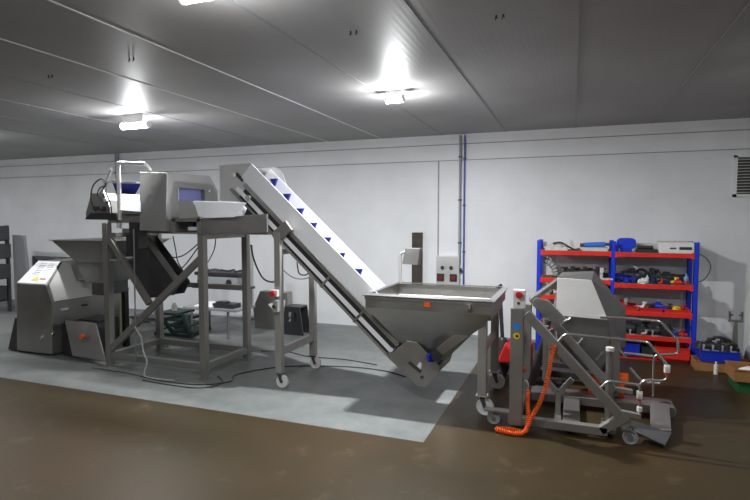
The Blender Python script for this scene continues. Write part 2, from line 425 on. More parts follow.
strip(-.06, 2.20, .07, .25, YF - .012, YF).build('side_guard', 'white', cv, bevel=.002, label='far white plastic side guard')
for y0, y1 in ((YN - .02, YN + .03), (YF - .03, YF + .02)):
    strip(.1, 2.88, .235, .285, y0, y1).build('side_rail', 'steel', cv, bevel=.003)
    strip(-.02, 2.88, .425, .455, y0, y1).build('lower_rail', 'frame', cv, bevel=.003)
strip(.05, 2.88, .28, .30, YN + .04, YF - .04).build('belt', 'blue', cv)
strip(.05, 2.88, .338, .392, YN - .018, YF + .012).build('belt_return', 'white', cv, label='white return strip under the belt')
strip(.15, 2.85, .283, .345, YN - .014, YN - .002).build('gap_shade', 'black', cv)  # black strips stand in for the shade in the gaps between rails
strip(.15, 2.85, .385, .43, YN - .014, YN - .002).build('gap_shade', 'black', cv)
for i in range(12):
    s0 = .12 + i * .205
    m = MB(); m.loft([[cp(s0, .28, y), cp(s0 + .014, .28, y), cp(s0 + .03, .20, y), cp(s0 + .01, .20, y)] for y in (YN + .05, YF - .05)])
    m.build('cleat', 'blue', cv)
for s0 in (.95, 1.72, 2.30):
    strip(s0, s0 + .03, .29, .46, YN - .028, YN - .018).build('strap_plate', 'steel', cv)
# cleat tips standing over the near guard: triangular lugs on the far guard
for (u, v) in [(274, 183), (287, 198), (300, 212.5), (313, 227), (327, 241.5), (341, 257), (358, 273)]:
    p = ray(u, v, YF - .012); a = p + Vector((0, 0, 0))
    MB().prism([(p.x - .035, p.z + .055), (p.x + .065, p.z + .055), (p.x + .025, p.z - .04)], YF - .06, YF - .012).build('cleat_lug', 'blue', cv)
# head box
hp = [(-4.29, 2.79), (-3.82, 2.80), (-3.72, 2.72), (-3.66, 2.56), (-3.86, 2.31), (-4.05, 2.33), (-4.30, 2.335)]
MB().prism(hp, YN + .016, YN + .024).build('head_side_plate', 'head', cv, bevel=.002)
MB().prism(hp, YF + .022, YF + .03).build('head_side_plate', 'head', cv, bevel=.002)
MB().box(-4.30, YN + .024, 2.335, -4.285, YF + .022, 2.79).build('head_end_plate', 'head', cv)
MB().plate([(-4.28, YN + .03, 2.78), (-4.08, YN + .03, 2.78), (-4.08, YF + .022, 2.78), (-4.28, YF + .022, 2.78)], .008).build('head_cover', 'steel_light', cv)
MB().cyl((-4.0, YN + .03, 2.56), (-4.0, YF + .02, 2.56), .05, seg=18).build('drive_drum', 'dgrey', cv, smooth=True)
MB().bar((-4.03, YN + .01, 2.67), (-3.93, YN + .01, 2.58), .02, .04).build('take_up_slot', 'dgrey', cv)
MB().cyl((-4.04, YN - .02, 2.65), (-4.04, YN + .02, 2.65), .02, seg=14).build('bearing', 'bright', cv, smooth=True)
MB().cyl((-3.82, YN - .06, 2.36), (-3.82, YF + .04, 2.36), .035).build('idler_roller', 'bright', cv, smooth=True)
# tail box
tp = xz([(387, 357), (407, 340.5), (417, 342.5), (440, 367), (437, 376), (425, 387.5), (417, 386)], YN - .03)
for y0 in (YN - .03, YF + .018): MB().prism(tp, y0, y0 + .012).build('tail_side_plate', 'steel', cv, bevel=.003)
MB().loft([[(x, y, z) for x, z in ((-1.97, .56), (-1.64, .22), (-1.55, .21), (-1.56, .225), (-1.63, .235), (-1.95, .575))] for y in (YN - .018, YF + .018)]).build('tail_pan', 'steel', cv)
p0 = ray(409, 362, YN - .03); p1 = ray(421, 372, YN - .03)
MB().bar((p0.x, YN - .035, p0.z), (p1.x, YN - .035, p1.z), .012, .035).build('adjust_slot', 'steel_dark', cv)
p = ray(419, 366, YN - .03); MB().prism([(p.x - .02, p.z), (p.x + .03, p.z - .035), (p.x + .035, p.z + .03), (p.x + .01, p.z + .05)], YN - .046, YN - .03).build('warning_sticker', 'white', cv, label='white sticker')
p = ray(422, 377, YN - .03); MB().cyl((p.x, YN - .05, p.z), (p.x, YN - .03, p.z), .018, seg=12).build('bolt', 'dgrey', cv)
MB().cyl((-1.56, YN - .01, .36), (-1.56, YF + .01, .36), .07).build('tail_drum', 'dgrey', cv, smooth=True)
# legs of conveyor
LX = -3.385
MB().box(LX - .042, 5.60, .195, LX + .042, 5.685, 1.93).build('leg', 'legs', cv, bevel=.005)
MB().box(LX - .042, 6.50, .195, LX + .042, 6.585, 1.80).build('leg', 'legs', cv, bevel=.005)
MB().bar((LX - .05, 5.64, 1.86), (LX + .16, 5.64, 2.02), .06, .14).build('leg_bracket', 'steel', cv, bevel=.003)
MB().box(LX - .04, 5.685, 1.66, LX + .04, 6.50, 1.72).build('leg_crossbar', 'legs', cv)
MB().box(LX - .03, 5.685, .40, LX + .03, 6.50, .50).build('leg_crossbar', 'legs', cv, bevel=.004)
for y in (5.64, 6.54):
    MB().box(LX - .055, y - .05, .188, LX + .055, y + .05, .20).build('foot_plate', 'steel', cv)
    caster(cv, LX, y, .082, .19)
cb = MB().box(LX - .035, 5.545, .96, LX + .035, 5.60, 1.10).build('control_box', 'steel_light', cv, bevel=.004)
MB().cyl((LX - .01, 5.53, 1.03), (LX - .01, 5.545, 1.03), .026).build('push_button', 'dgrey', cb)
cb = MB().box(LX - .065, 5.545, 1.15, LX + .03, 5.60, 1.23).build('stop_box', 'offw', cv, bevel=.004)
MB().lathe((LX - .02, 5.545, 1.19), [(.02, 0), (.02, -.02), (.036, -.022), (.036, -.04), (.01, -.045)], 'y').build('stop_button', 'redb', cb, smooth=True)

# ------------------------------------------------------------------ feed hopper
hp = thing('feed_hopper', 'large open steel feed hopper on castored legs under the conveyor foot', 'hopper', (-1.4, 6, 0))
x0, x1, y0, y1 = -2.19, -.74, 5.42, 6.63
m = MB()
def rect(a, b, c, d, z): return [(a, c, z), (b, c, z), (b, d, z), (a, d, z)]
m.loft([rect(x0 + .03, x1 - .03, y0 + .03, y1 - .03, 1.245), rect(x0 + .03, x1 - .03, y0 + .03, y1 - .03, 1.11), rect(-1.68, -1.33, 5.80, 6.22, .50)], False, False)
m.build('hopper_body', 'steel', hp, solid=.006)
m = MB()
for a, b in ((rect(x0, x1, y0, y1, 1.245), rect(x0 + .055, x1 - .055, y0 + .055, y1 - .055, 1.262)),):
    m.loft([a, b, [(p[0], p[1], p[2] + .008) for p in b], [(p[0], p[1], p[2] + .008) for p in a]], False, False)
    m.loft([a, [(p[0], p[1], p[2] + .008) for p in a]], False, False)
m.build('rim', 'bright', hp, label='bright folded rim')
# conical corner flange under the rim
MB().box(x0 + .02, y0 + .016, 1.205, x1 - .02, y0 + .03, 1.245).build('rim_flange', 'steel', hp)
MB().box(x1 - .036, y0 + .03, 1.205, x1 - .02, y1 - .03, 1.245).build('rim_flange', 'steel', hp)
for y in (5.60, 6.54):
    MB().box(-.925, y - .045, .215, -.835, y + .045, 1.12 if y > 6 else 1.19).build('leg', 'legs', hp, bevel=.005)
    MB().box(-.94, y - .055, .208, -.82, y + .055, .22).build('foot_plate', 'bright', hp)
    caster(hp, -.88, y, .095, .21)
MB().box(-.905, 5.645, .66, -.855, 6.495, .74).build('leg_crossbar', 'legs', hp, bevel=.004)
MB().box(-.93, 5.60, 1.02, -.80, 6.54, 1.10).build('leg_top_beam', 'frame', hp, bevel=.004)
q_ = xz([(475, 318), (478, 330), (441, 356), (436, 349)], 5.62)
MB().prism(q_, 5.60, 5.98).build('outlet_arm', 'steel', hp, bevel=.004)
p = ray(436, 356, 5.6)
mo = MB().cyl((p.x - .03, 5.72, p.z), (p.x + .03, 5.50, p.z + .02), .055).cyl((p.x, 5.56, p.z), (p.x, 5.54, p.z + .08), .028).build('outlet_motor', 'blackp', hp, smooth=True)
MB().cyl((p.x - .07, 5.58, p.z - .02), (p.x - .03, 5.56, p.z - .01), .05).build('motor_cap', 'bluebin', mo, smooth=True)
p = ray(427, 305, 5.43); MB().box(p.x - .035, 5.435, p.z - .025, p.x + .035, 5.4465, p.z + .028).build('warning_label', 'orange', hp, label='small orange warning label')
p = ray(468, 307, 5.42); MB().cyl((p.x, 5.40, p.z), (p.x, 5.45, p.z), .03).build('sensor', 'bright', hp, smooth=True)
# swivel screen on pole at the back left corner
MB().tube(arc_pts([(-2.12, 6.58, 1.25), (-2.12, 6.58, 1.64), (-2.06, 6.58, 1.67), (-1.98, 6.56, 1.60), (-1.9, 6.56, 1.60)], .03), .02, 10).build('pole', 'steel_light', hp, smooth=True)
sc_ = MB()
pp = [ray(u, v, 6.53) for u, v in ((405, 248), (420, 248.5), (417.5, 265), (402, 264))]
sc_.loft([pp, [q + Vector((.015, .09, 0)) for q in pp]]); sc_.build('control_panel', 'steel', hp, bevel=.004)

# ------------------------------------------------------------------ support frame (left)
fr = thing('support_frame', 'square steel support frame with diagonal braces under the sorting line', 'frame', (-5.3, 6.1, 0))
XA, XB, YA, YB_ = -6.17, -4.53, 5.65, 6.62; hw = .045
for x, y, z in ((XA, YA, 2.04), (XB, YA, 1.90), (XA, YB_, 1.90), (XB, YB_, 1.90)):
    MB().box(x - hw, y - hw, .012, x + hw, y + hw, z).build('leg', 'frame', fr, bevel=.005)
    MB().box(x - .07, y - .07, 0, x + .07, y + .07, .012).build('foot_plate', 'frame', fr)
for y in (YA, YB_):
    MB().box(XA + hw, y - .035, .10, XB - hw, y + .035, .19).build('bottom_rail', 'frame', fr, bevel=.005)
for x in (XA, XB):
    MB().box(x - .035, YA + hw, .10, x + .035, YB_ - hw, .19).build('side_rail', 'frame', fr, bevel=.005)
    MB().box(x - .035, YA + hw, 1.83, x + .035, YB_ - hw, 1.90).build('top_side_rail', 'frame', fr, bevel=.005)
for y in (5.98, 6.40): MB().box(XA - .03, y - .03, 1.90, XB + .03, y + .03, 1.955).build('support_beam', 'frame', fr)
MB().box(XA + hw, YB_ - .03, 1.04, XB - hw, YB_ + .03, 1.11).build('rear_rail', 'frame', fr, bevel=.005)
MB().bar((XA + .02, YA, .24), (XB - .03, YA, 1.58), .06, .085).build('diagonal_brace', 'frame', fr, bevel=.004)
MB().bar((XA + .03, YA, 1.84), (-5.43, YA, .93), .06, .085).build('diagonal_brace', 'frame', fr, bevel=.004)
MB().cyl((-5.93, YA - .05, 1.52), (-5.93, YA + .2, 1.52), .035).build('brace_clamp', 'steel', fr, smooth=True)
MB().box(-6.15, YA - .005, 1.50, -5.95, YA + .01, 1.53).build('brace_tie', 'steel_light', fr)
MB().cyl((-5.62, 5.57, .19), (-5.60, 5.57, 1.96), .009, seg=8).build('vertical_rod', 'frame', fr)
MB().box(-5.64, 5.56, .12, -5.60, 5.62, .20).build('rod_bracket', 'frame', fr)

# ------------------------------------------------------------------ detector hood
hd = thing('detector_hood', 'faceted grey steel hood with blue tunnel opening on the support frame', 'machine hood', (-5.2, 6.0, 1.96))
a, b_ = -5.45, -4.99
prof = [(5.50, 1.93), (5.55, 2.70), (6.42, 2.72), (6.60, 2.52), (6.60, 2.2), (6.52, 1.965)]
left = [(5.56, 1.94), (5.72, 2.74), (6.42, 2.75), (6.60, 2.52), (6.60, 2.2), (6.52, 1.975)]
aa = [ray(139.5, 229, 5.56).x, ray(140, 169, 5.72).x] + [-5.6] * 4
m = MB().loft([[(xx, y, z) for xx, (y, z) in zip(aa, left)], [(b_, y, z) for y, z in prof]])
m.build('hood_shell', 'hood', hd, bevel=.006, hole=MB().box(-5.7, 5.74, 2.33, -4.8, 6.30, 2.515))
MB().box(-5.10, 5.741, 2.331, -5.06, 6.299, 2.514).build('strip_curtain', 'lav', hd, label='lavender blue plastic curtain inside the tunnel')
MB().box(-4.988, 5.735, 2.33, -4.98, 5.75, 2.52).build('tunnel_edge', 'white', hd)
MB().cyl((-4.99, 6.38, 2.50), (-4.975, 6.38, 2.50), .018, seg=12).build('hood_latch', 'bright', hd)
MB().box(-5.40, 5.66, 1.90, -5.02, 5.74, 1.967).box(-5.40, 6.45, 1.90, -5.02, 6.53, 1.967).build('hood_foot', 'frame', hd)

# ------------------------------------------------------------------ white infeed trough conveyor
tr = thing('infeed_conveyor', 'short feed conveyor with flared white sides between hood and incline head', 'conveyor', (-4.3, 6.0, 1.9))
g0 = xz([(192, 201), (245, 203), (236, 217), (206, 218), (200, 216)], 5.55)
g1 = xz([(178.5, 200), (192, 201), (201, 217), (178.5, 219)], 5.55)
MB().prism([(x, z) for x, z in g1], 5.56, 5.575).build('guard_end_shade', 'steel_light', tr)  # greyer piece paints the shading at the end of the white guard
m = MB(); m.loft([[(x, 5.585 - (2.33 - z) * .35, z) for x, z in g0], [(x, 5.597 - (2.33 - z) * .35, z + .004) for x, z in g0]]); m.build('side_guard', 'white', tr, label='near white flared guard')
m = MB(); m.loft([[(x, 6.60 - (2.33 - z) * .5, z) for x, z in g0], [(x, 6.61 - (2.33 - z) * .5, z + .004) for x, z in g0]]); m.build('side_guard', 'white', tr, label='far white flared guard')
MB().box(-4.97, 5.64, 2.09, -3.75, 6.46, 2.11).build('belt', 'blue', tr)
xe = ray(268, 230, 5.62).x
for y0 in (5.60, 6.47):
    MB().prism([(-4.52, 1.90), (-4.52, 2.10), (-4.0, 2.13), (xe, 2.16), (xe, 1.93), (-3.9, 1.905)], y0, y0 + .03).build('side_frame', 'steel', tr, bevel=.004)
MB().box(-5.0, 5.58, 1.90, -4.90, 5.63, 2.10).box(-4.95, 5.58, 2.06, -4.50, 5.63, 2.12).box(-4.56, 5.58, 1.90, -4.50, 5.63, 2.10).box(-5.0, 5.585, 1.90, -4.5, 5.63, 1.925).build('drive_bay_frame', 'frame', tr, bevel=.003)
MB().cyl((-4.92, 6.0, 2.0), (-4.54, 6.0, 2.0), .06).build('drive_motor', 'bluebin', tr, smooth=True)
MB().box(-4.8, 5.7, 1.945, -4.65, 5.76, 1.99).build('terminal_box', 'white', tr)
MB().box(-4.96, 6.35, 1.93, -4.50, 6.40, 2.08).build('bay_back_plate', 'blackp', tr)
MB().box(-4.5, 5.63, 1.90, xe, 6.47, 1.925).build('base_pan', 'steel', tr)
MB().prism([(-3.99, 2.13), (-3.62, 2.16), (-3.66, 2.24), (-3.9, 2.31)], 5.80, 5.82).build('head_shadow', 'steel_dark', tr)  # dark piece painted as the shadow below the conveyor head

# ------------------------------------------------------------------ left outfeed conveyor with guard frame
oc = thing('outfeed_conveyor', 'small outfeed conveyor with white tube guard frame and navy lid at left', 'conveyor', (-5.9, 6.0, 1.9))
p0, p1, p2 = ray(117.5, 208, 5.6), ray(117.5, 163, 5.6), ray(150, 167, 5.62)
MB().tube(arc_pts([(-5.87, 5.60, 2.08), (-5.87, 5.60, 2.86), (-5.42, 5.62, 2.84)], .02), .027, 10).build('guard_tube', 'whitep', oc, smooth=True)
MB().tube([(-5.42, 5.62, 2.84), (-5.42, 5.72, 2.76)], .02, 8).build('guard_tube_foot', 'whitep', oc)
MB().plate([ray(119, 194, 5.68), ray(141, 195, 5.68), ray(141, 212, 5.58), ray(119, 210, 5.58)], .012).build('side_guard', 'white', oc)
MB().box(-5.90, 5.63, 2.16, -5.45, 6.45, 2.22).build('belt_bed', 'steel', oc, bevel=.004)
MB().box(-5.90, 5.66, 2.22, -5.46, 6.42, 2.232).build('belt', 'blue', oc)
MB().box(-5.82, 6.43, 2.22, -5.45, 6.45, 2.45).build('side_guard', 'white', oc)
l_ = [ray(u, v, Y) for u, v, Y in ((117, 194, 6.2), (135, 195, 6.2), (141, 184, 5.9), (112, 181, 5.9))]
MB().plate(l_, .012).build('lid', 'blue', oc, label='navy plastic lid')
MB().bar(l_[3] + Vector((0, 0, .01)), l_[2] + Vector((0, 0, .01)), .03, .02).build('lid_edge', 'steel_light', oc)
MB().bar(ray(103, 182, 5.62), ray(135, 183, 5.62), .02, .02).build('guide_bar', 'steel_light', oc)
MB().bar(ray(111, 170, 5.75), ray(103, 190, 5.70), .03, .03).bar(ray(103, 190, 5.70), ray(110, 207, 5.66), .02, .02).build('lever_arm', 'frame', oc)
MB().cyl(ray(111, 169, 5.73), ray(111, 169, 5.78), .022).build('lever_knob', 'bright', oc, smooth=True)
q_ = xz([(91, 193), (105, 193), (109, 200), (111, 219), (86, 219), (85.5, 213)], 5.7)
MB().prism(q_, 5.7, 6.3).build('drive_box', 'frame', oc, bevel=.006)
q_ = xz([(86.5, 219.5), (92, 213), (118, 213), (118, 220)], 5.69)
MB().prism(q_, 5.66, 5.699).build('drive_box_base', 'blackp', oc)
p = ray(100, 208, 5.66); MB().box(p.x - .07, 5.60, p.z - .03, p.x + .07, 5.70, p.z + .02).build('sensor', 'blackp', oc)
p = ray(107, 200, 5.66); MB().cyl((p.x, 5.62, p.z), (p.x, 5.70, p.z), .03).build('cable_gland', 'whitep', oc)
MB().box(-6.2, 5.70, 2.04, -5.5, 5.78, 2.16).box(-6.2, 6.40, 1.90, -5.5, 6.48, 2.16).build('bed_rail', 'frame', oc)
MB().box(-5.80, 5.68, 1.68, -5.64, 5.86, 2.05).build('motor_case', 'blackp', oc, bevel=.01)
for k, pts in enumerate([[(96, 212, 5.64), (91, 200, 5.6), (93, 186, 5.58), (101, 179, 5.6), (106, 184, 5.65), (100, 193, 5.66)],
                         [(108, 182, 5.66), (106, 192, 5.6), (110, 202, 5.6), (112, 214, 5.66)], [(106, 186, 5.66), (100, 188, 5.62), (98, 196, 5.66), (108, 204, 5.66)]]):
    MB().tube(smooth_path([ray(*p) for p in pts]), .009, 6).build('loose_cable', 'cable', oc, smooth=True)

# ------------------------------------------------------------------ reject chute (inside the frame; steel coloured dark to stand for shade)
ch = thing('reject_chute', 'slanted chute coloured dark for its shade, hanging inside the support frame', 'chute', (-5.4, 6.2, 1.0))
c0 = xz([(126, 232), (146, 236), (180, 283), (174, 295), (150, 298), (126, 262)], 6.05)
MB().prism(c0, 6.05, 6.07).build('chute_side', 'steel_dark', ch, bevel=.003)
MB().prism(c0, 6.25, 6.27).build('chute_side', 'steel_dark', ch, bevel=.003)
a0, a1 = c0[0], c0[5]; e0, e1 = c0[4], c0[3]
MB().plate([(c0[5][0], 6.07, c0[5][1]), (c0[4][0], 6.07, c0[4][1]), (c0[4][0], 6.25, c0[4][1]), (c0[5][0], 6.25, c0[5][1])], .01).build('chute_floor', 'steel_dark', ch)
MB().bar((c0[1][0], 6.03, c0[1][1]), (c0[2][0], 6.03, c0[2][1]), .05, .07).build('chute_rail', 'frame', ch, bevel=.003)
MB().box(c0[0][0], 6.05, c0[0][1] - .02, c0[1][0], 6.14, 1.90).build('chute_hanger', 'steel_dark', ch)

# ------------------------------------------------------------------ cutting machine with funnel
gm = thing('cutting_machine', 'steel cutting machine with sloped label panel and big funnel at far left', 'machine', (-7.5, 6.3, 0))
XL_, XR_ = -8.17, -7.42
yb = 7.0
# main cabinet: cross-section rings across Y (front to back)
bz = .03
body = MB()
body.loft([[(XL_, 5.7, bz), (XR_ + .02, 5.7, bz), (XR_ + .04, 5.72, .83), (-7.48, 5.70, 1.09), (-8.12, 5.70, 1.09)],
           [(XL_, 6.08, bz), (XR_ + .02, 6.08, bz), (XR_ + .04, 6.08, .83), (-7.62, 6.08, 1.42), (-8.12, 6.08, 1.42)],
           [(XL_, yb, bz), (XR_ + .02, yb, bz), (XR_ + .04, yb, .83), (-7.62, yb, 1.42), (-8.12, yb, 1.42)]])
body.build('cabinet', 'steel', gm, bevel=.008)
MB().plate([(XR_ + .046, 5.75, .84), (XR_ + .046, 6.62, .84), (-7.612, 6.62, 1.41), (-7.612, 6.10, 1.41), (-7.47, 5.75, 1.09)], .012).build('lit_shoulder', 'pale', gm, label='shoulder with its lit tone painted in')  # separate pale plate paints the lamp-lit tone of the sloping shoulder
# label panel on the slope
def slope(u, t, off=.004):    # u across 0..1, t up the slope 0..1
    a = Vector((-8.12, 5.70, 1.09)); b = Vector((-7.48, 5.70, 1.09)); c = Vector((-7.62, 6.08, 1.42)); d = Vector((-8.12, 6.08, 1.42))
    p = (a * (1 - u) + b * u) * (1 - t) + (d * (1 - u) + c * u) * t
    return p + Vector((0, -.66, .75)) * off
MB().plate([slope(.02, .03), slope(.98, .03), slope(.98, .97), slope(.02, .97)], .006).build('label_panel', 'white', gm, label='white sloped instruction panel')
lp = MB()
for r_ in range(7):
    t0 = .40 + r_ * .075
    for (u0, u1) in ((.25, .52), (.58, .86)):
        if r_ < 2 and u0 > .5: continue
        lp.plate([slope(u0 + random.uniform(0, .05), t0, .009), slope(u1, t0, .009), slope(u1, t0 + .022, .009), slope(u0, t0 + .022, .009)], .002)
lp.build('printed_lines', 'grey', gm)
MB().plate([slope(.42, .14, .009), slope(.66, .14, .009), slope(.54, .36, .009)], .003).build('warning_label', 'ylabel', gm, label='yellow triangular label')
MB().plate([slope(.68, .20, .009), slope(.88, .20, .009), slope(.88, .25, .009), slope(.68, .25, .009)], .003).build('red_text_strip', 'redb', gm)
MB().box(XR_ + .045, 6.15, .0, -6.95, 6.55, .50).build('cutter_base', 'steel_dark', gm, bevel=.006)
# leaning guard panel
gp = [ray(65, 320, 5.78), ray(96, 323, 5.78), ray(106, 361, 5.62), ray(73, 356, 5.62)]
MB().plate(gp, .02).build('access_panel', 'steel', gm, bevel=.004, label='lighter slanted access panel')
MB().plate([ray(64.5, 321, 5.82), ray(74, 356, 5.70), ray(64, 355, 5.82)], .02).build('panel_gap_shade', 'black', gm)  # black piece painting the shade in the gap beside the access panel
MB().box(XR_ + .03, 5.86, .40, gp[1].x - .05, 6.2, .48).build('panel_bracket', 'steel_dark', gm)
p = ray(84, 336, 5.66); MB().cyl((p.x, 5.60, p.z), (p.x, 5.66, p.z), .035).build('round_label', 'orange', gm, label='orange round label on the access panel')
# black piece painting the shade of the gap at left
MB().prismx([(5.72, .02), (5.95, .02), (5.95, .50), (5.85, .50)], -8.40, -8.16).build('side_piece', 'black', gm)
for u, v in ((44, 336), (54, 333)):
    p = ray(u, v, 5.69); MB().bar((p.x - .01, 5.66, p.z - .05), (p.x + .03, 5.66, p.z + .03), .015, .03).cyl((p.x, 5.64, p.z - .02), (p.x, 5.70, p.z - .02), .022, seg=12).build('door_handle', 'bright', gm, smooth=True)
def rayx(u, v, X):
    a = ray(u, v, 1.0); t = X / a.x
    return Vector((X, t, 2.1 + (a.z - 2.1) * t))
for u, v, L_, mm in ((63, 309, .07, 'bright'), (84, 305, .05, 'steel_dark')):
    p = rayx(u, v, XR_ + .03); MB().box(XR_ + .02, p.y - L_, p.z - .015, XR_ + .06, p.y + L_, p.z + .015).build('door_handle', mm, gm)
p = rayx(73, 280, -7.42); MB().plate([(-7.455, p.y - .07, .98), (-7.455, p.y + .07, .98), (-7.50, p.y + .05, 1.10), (-7.50, p.y - .05, 1.10)], .008).build('warning_label', 'ylabel', gm, label='yellow label beneath the funnel')
# funnel
MB().box(-7.65, 6.22, 1.12, -7.18, 6.6, 1.35).build('feed_throat', 'funnel', gm)
m = MB()
zt = 1.76
m.loft([[(-7.68, 5.98, zt), (-6.36, 5.98, zt), (-6.36, 7.10, zt), (-7.68, 7.10, zt)], [(-7.33, 6.10, 1.43), (-6.70, 6.10, 1.43), (-6.70, 6.72, 1.43), (-7.33, 6.72, 1.43)],
        [(-7.20, 6.16, 1.10), (-6.83, 6.16, 1.10), (-6.83, 6.67, 1.10), (-7.20, 6.67, 1.10)]], False, False)
m.build('funnel', 'funnel', gm, solid=.006, label='dark steel feed funnel')
m = MB()
for (x0_, y0_, x1_, y1_) in ((-7.71, 5.95, -6.34, 5.985), (-7.71, 7.08, -6.34, 7.12), (-7.71, 5.95, -7.675, 7.12), (-6.37, 5.95, -6.34, 7.12)): m.box(x0_, y0_, zt - .003, x1_, y1_, zt + .009)
m.build('funnel_rim', 'steel', gm)
MB().box(-7.10, 6.18, .90, -6.84, 6.66, 1.70).build('cutter_housing', 'steel_dark', gm, bevel=.01, label='dark steel cutter housing')
for x_ in (-6.915,): MB().box(x_, 6.58, .0, x_ + .075, 6.66, .92).build('housing_leg', 'black', gm)

# ------------------------------------------------------------------ background things, left
# rail stand behind the machine
t = thing('rail_stand', 'dark rail stand against the wall behind the cutting machine', 'stand', (-8.2, 8.4, 0))
a = ray(35, 256, 8.4); b = ray(72, 259, 8.4)
MB().box(a.x - .04, 8.36, 0, a.x + .03, 8.44, a.z).build('post', 'dgrey', t)
MB().box(b.x, 8.36, 0, b.x + .07, 8.44, a.z).build('post', 'dgrey', t)
MB().box(a.x, 8.37, a.z - .07, b.x + .07, 8.43, a.z).build('top_bar', 'dgrey', t)
MB().tube(smooth_path([ray(36, 258, 8.34), ray(45, 259, 8.34), ray(55, 258, 8.34), ray(63, 260, 8.34), ray(72, 258, 8.34)]), .03, 8).build('hose', 'blackp', t, smooth=True)
MB().box(a.x, 8.37, a.z - .25, b.x, 8.43, a.z - .21).build('lower_bar', 'dgrey', t)
# dark rack at the left edge
t = thing('equipment_rack', 'dark equipment rack with grey side panel at the left edge', 'rack', (-11.6, 8.0, 0))
a = ray(-26, 240, 8.0); b = ray(-2, 240, 8.0)
for x in (a.x, b.x):
    for y in (7.7, 8.2): MB().box(x - .03, y - .03, 0, x + .03, y + .03, 1.95).build('upright', 'dgrey', t)
for z in (.25, .75, 1.2, 1.6, 1.9): MB().box(a.x, 7.68, z, b.x, 8.22, z + .04).build('rack_shelf', 'dgrey', t)
c = ray(6, 248, 8.0); d = ray(14, 248, 8.0)
MB().prism([(c.x - .1, 0), (d.x + .16, 0), (d.x, 1.72), (c.x - .1, 1.74)], 8.22, 8.28).build('side_panel', 'grey', t)
for (u, v, lab, mm) in ((-6, 252, 'black motor on the upper shelf of the dark rack', 'blackp'), (-8, 275, 'dark gearbox on the middle shelf of the dark rack', 'dgrey'), (-4, 300, 'blue drum on the low shelf of the dark rack', 'bluebin')):
    z = {252: 1.64, 275: 1.24, 300: .79}[v]; p = ray(u, v, 7.95)
    tag(MB().cyl((p.x - .2, 7.95, z + .11), (p.x + .2, 7.95, z + .11), .11).box(p.x - .1, 7.85, z, p.x + .1, 8.05, z + .06).build('motor', mm, loc=(p.x, 7.95, z), smooth=True), lab, 'motor')
for i, (z, xx) in enumerate(((.30, -.35), (.30, .1), (.79, .25), (1.24, .28), (1.64, .25))):
    p = ray(-8, 300, 7.95)
    tag(MB().box(p.x + xx - .16, 7.78, z - .01, p.x + xx + .16, 8.12, z + .30).cyl((p.x + xx, 7.74, z + .14), (p.x + xx, 7.78, z + .14), .07).build('control_cabinet', 'dgrey', loc=(p.x + xx, 7.95, z), bevel=.01), ['dark cabinet at left on the lowest level of the dark rack', 'dark cabinet at right on the lowest level of the dark rack', 'dark cabinet beside the blue drum on the rack', 'dark cabinet beside the gearbox on the rack', 'dark cabinet on the top level of the dark rack'][i], 'cabinet', 'dark cabinets on the equipment rack')
# yellow-green board
a = ray(113, 302, 7.1)
a = ray(112, 302, 7.33).x; b = ray(127, 302, 7.33).x
tag(MB().box(a, 7.3, 0, b, 7.36, .82).box(a - .02, 7.29, .80, b + .02, 7.37, .84).build('yellow_board', 'cream', loc=((a + b) / 2, 7.33, 0)), 'cream yellow board standing behind the left frame leg', 'board')
# low white case between the frame legs
t = thing('storage_case', 'pale grey storage case on the floor behind the support frame', 'case', (-7.2, 8.1, 0))
a = ray(131, 318, 8.1); b = ray(160, 318, 8.1)
MB().box(a.x, 8.1, 0, b.x, 8.6, a.z).build('case_body', 'grey', t, bevel=.01)
MB().box(a.x + .2, 8.08, a.z * .5, a.x + .5, 8.1, a.z * .5 + .02).build('case_handle', 'blackp', t)
MB().box(a.x - .02, 8.08, a.z, b.x + .02, 8.62, a.z + .04).build('case_lid', 'dgrey', t)
# black-green step frame
t = thing('folding_steps', 'black green folding steps lying open on the floor behind the frame', 'steps', (-6.2, 7.7, 0))
A_ = [ray(u, v, 7.7) for u, v in ((168, 311), (185, 342), (193, 313), (200, 337), (165, 340))]
for y in (7.45, 7.95):
    MB().bar((A_[0].x, y, A_[0].z), (A_[1].x, y, .03), .04, .07).build('step_rail', 'dgreen', t)
    MB().bar((A_[2].x, y, A_[2].z), (A_[3].x, y, .03), .04, .07).build('step_rail', 'dgreen', t)
    MB().bar((A_[4].x, y, .03), (A_[3].x, y, .03), .03, .05).build('floor_rail', 'dgreen', t)
    MB().bar((A_[4].x, y, .03), (A_[0].x + .25, y, A_[0].z - .22), .02, .03).build('stay', 'dgreen', t)
for k_ in range(4):
    f = k_ / 3.2; z = A_[0].z * (1 - f) + .07 * f; x = A_[0].x + (A_[1].x - A_[0].x) * f
    MB().box(x - .02, 7.45, z - .02, x + .40, 7.95, z + .02).build('tread', 'dgreen', t)
p = A_[0] + Vector((.15, 0, .02)); tag(MB().cyl((p.x, 7.7, p.z), (p.x, 7.7, p.z + .10), .05).cyl((p.x, 7.7, p.z + .10), (p.x, 7.7, p.z + .14), .03).build('jar', 'offw', loc=(p.x, 7.7, p.z), smooth=True), 'small clear jar standing on the folding steps', 'jar')
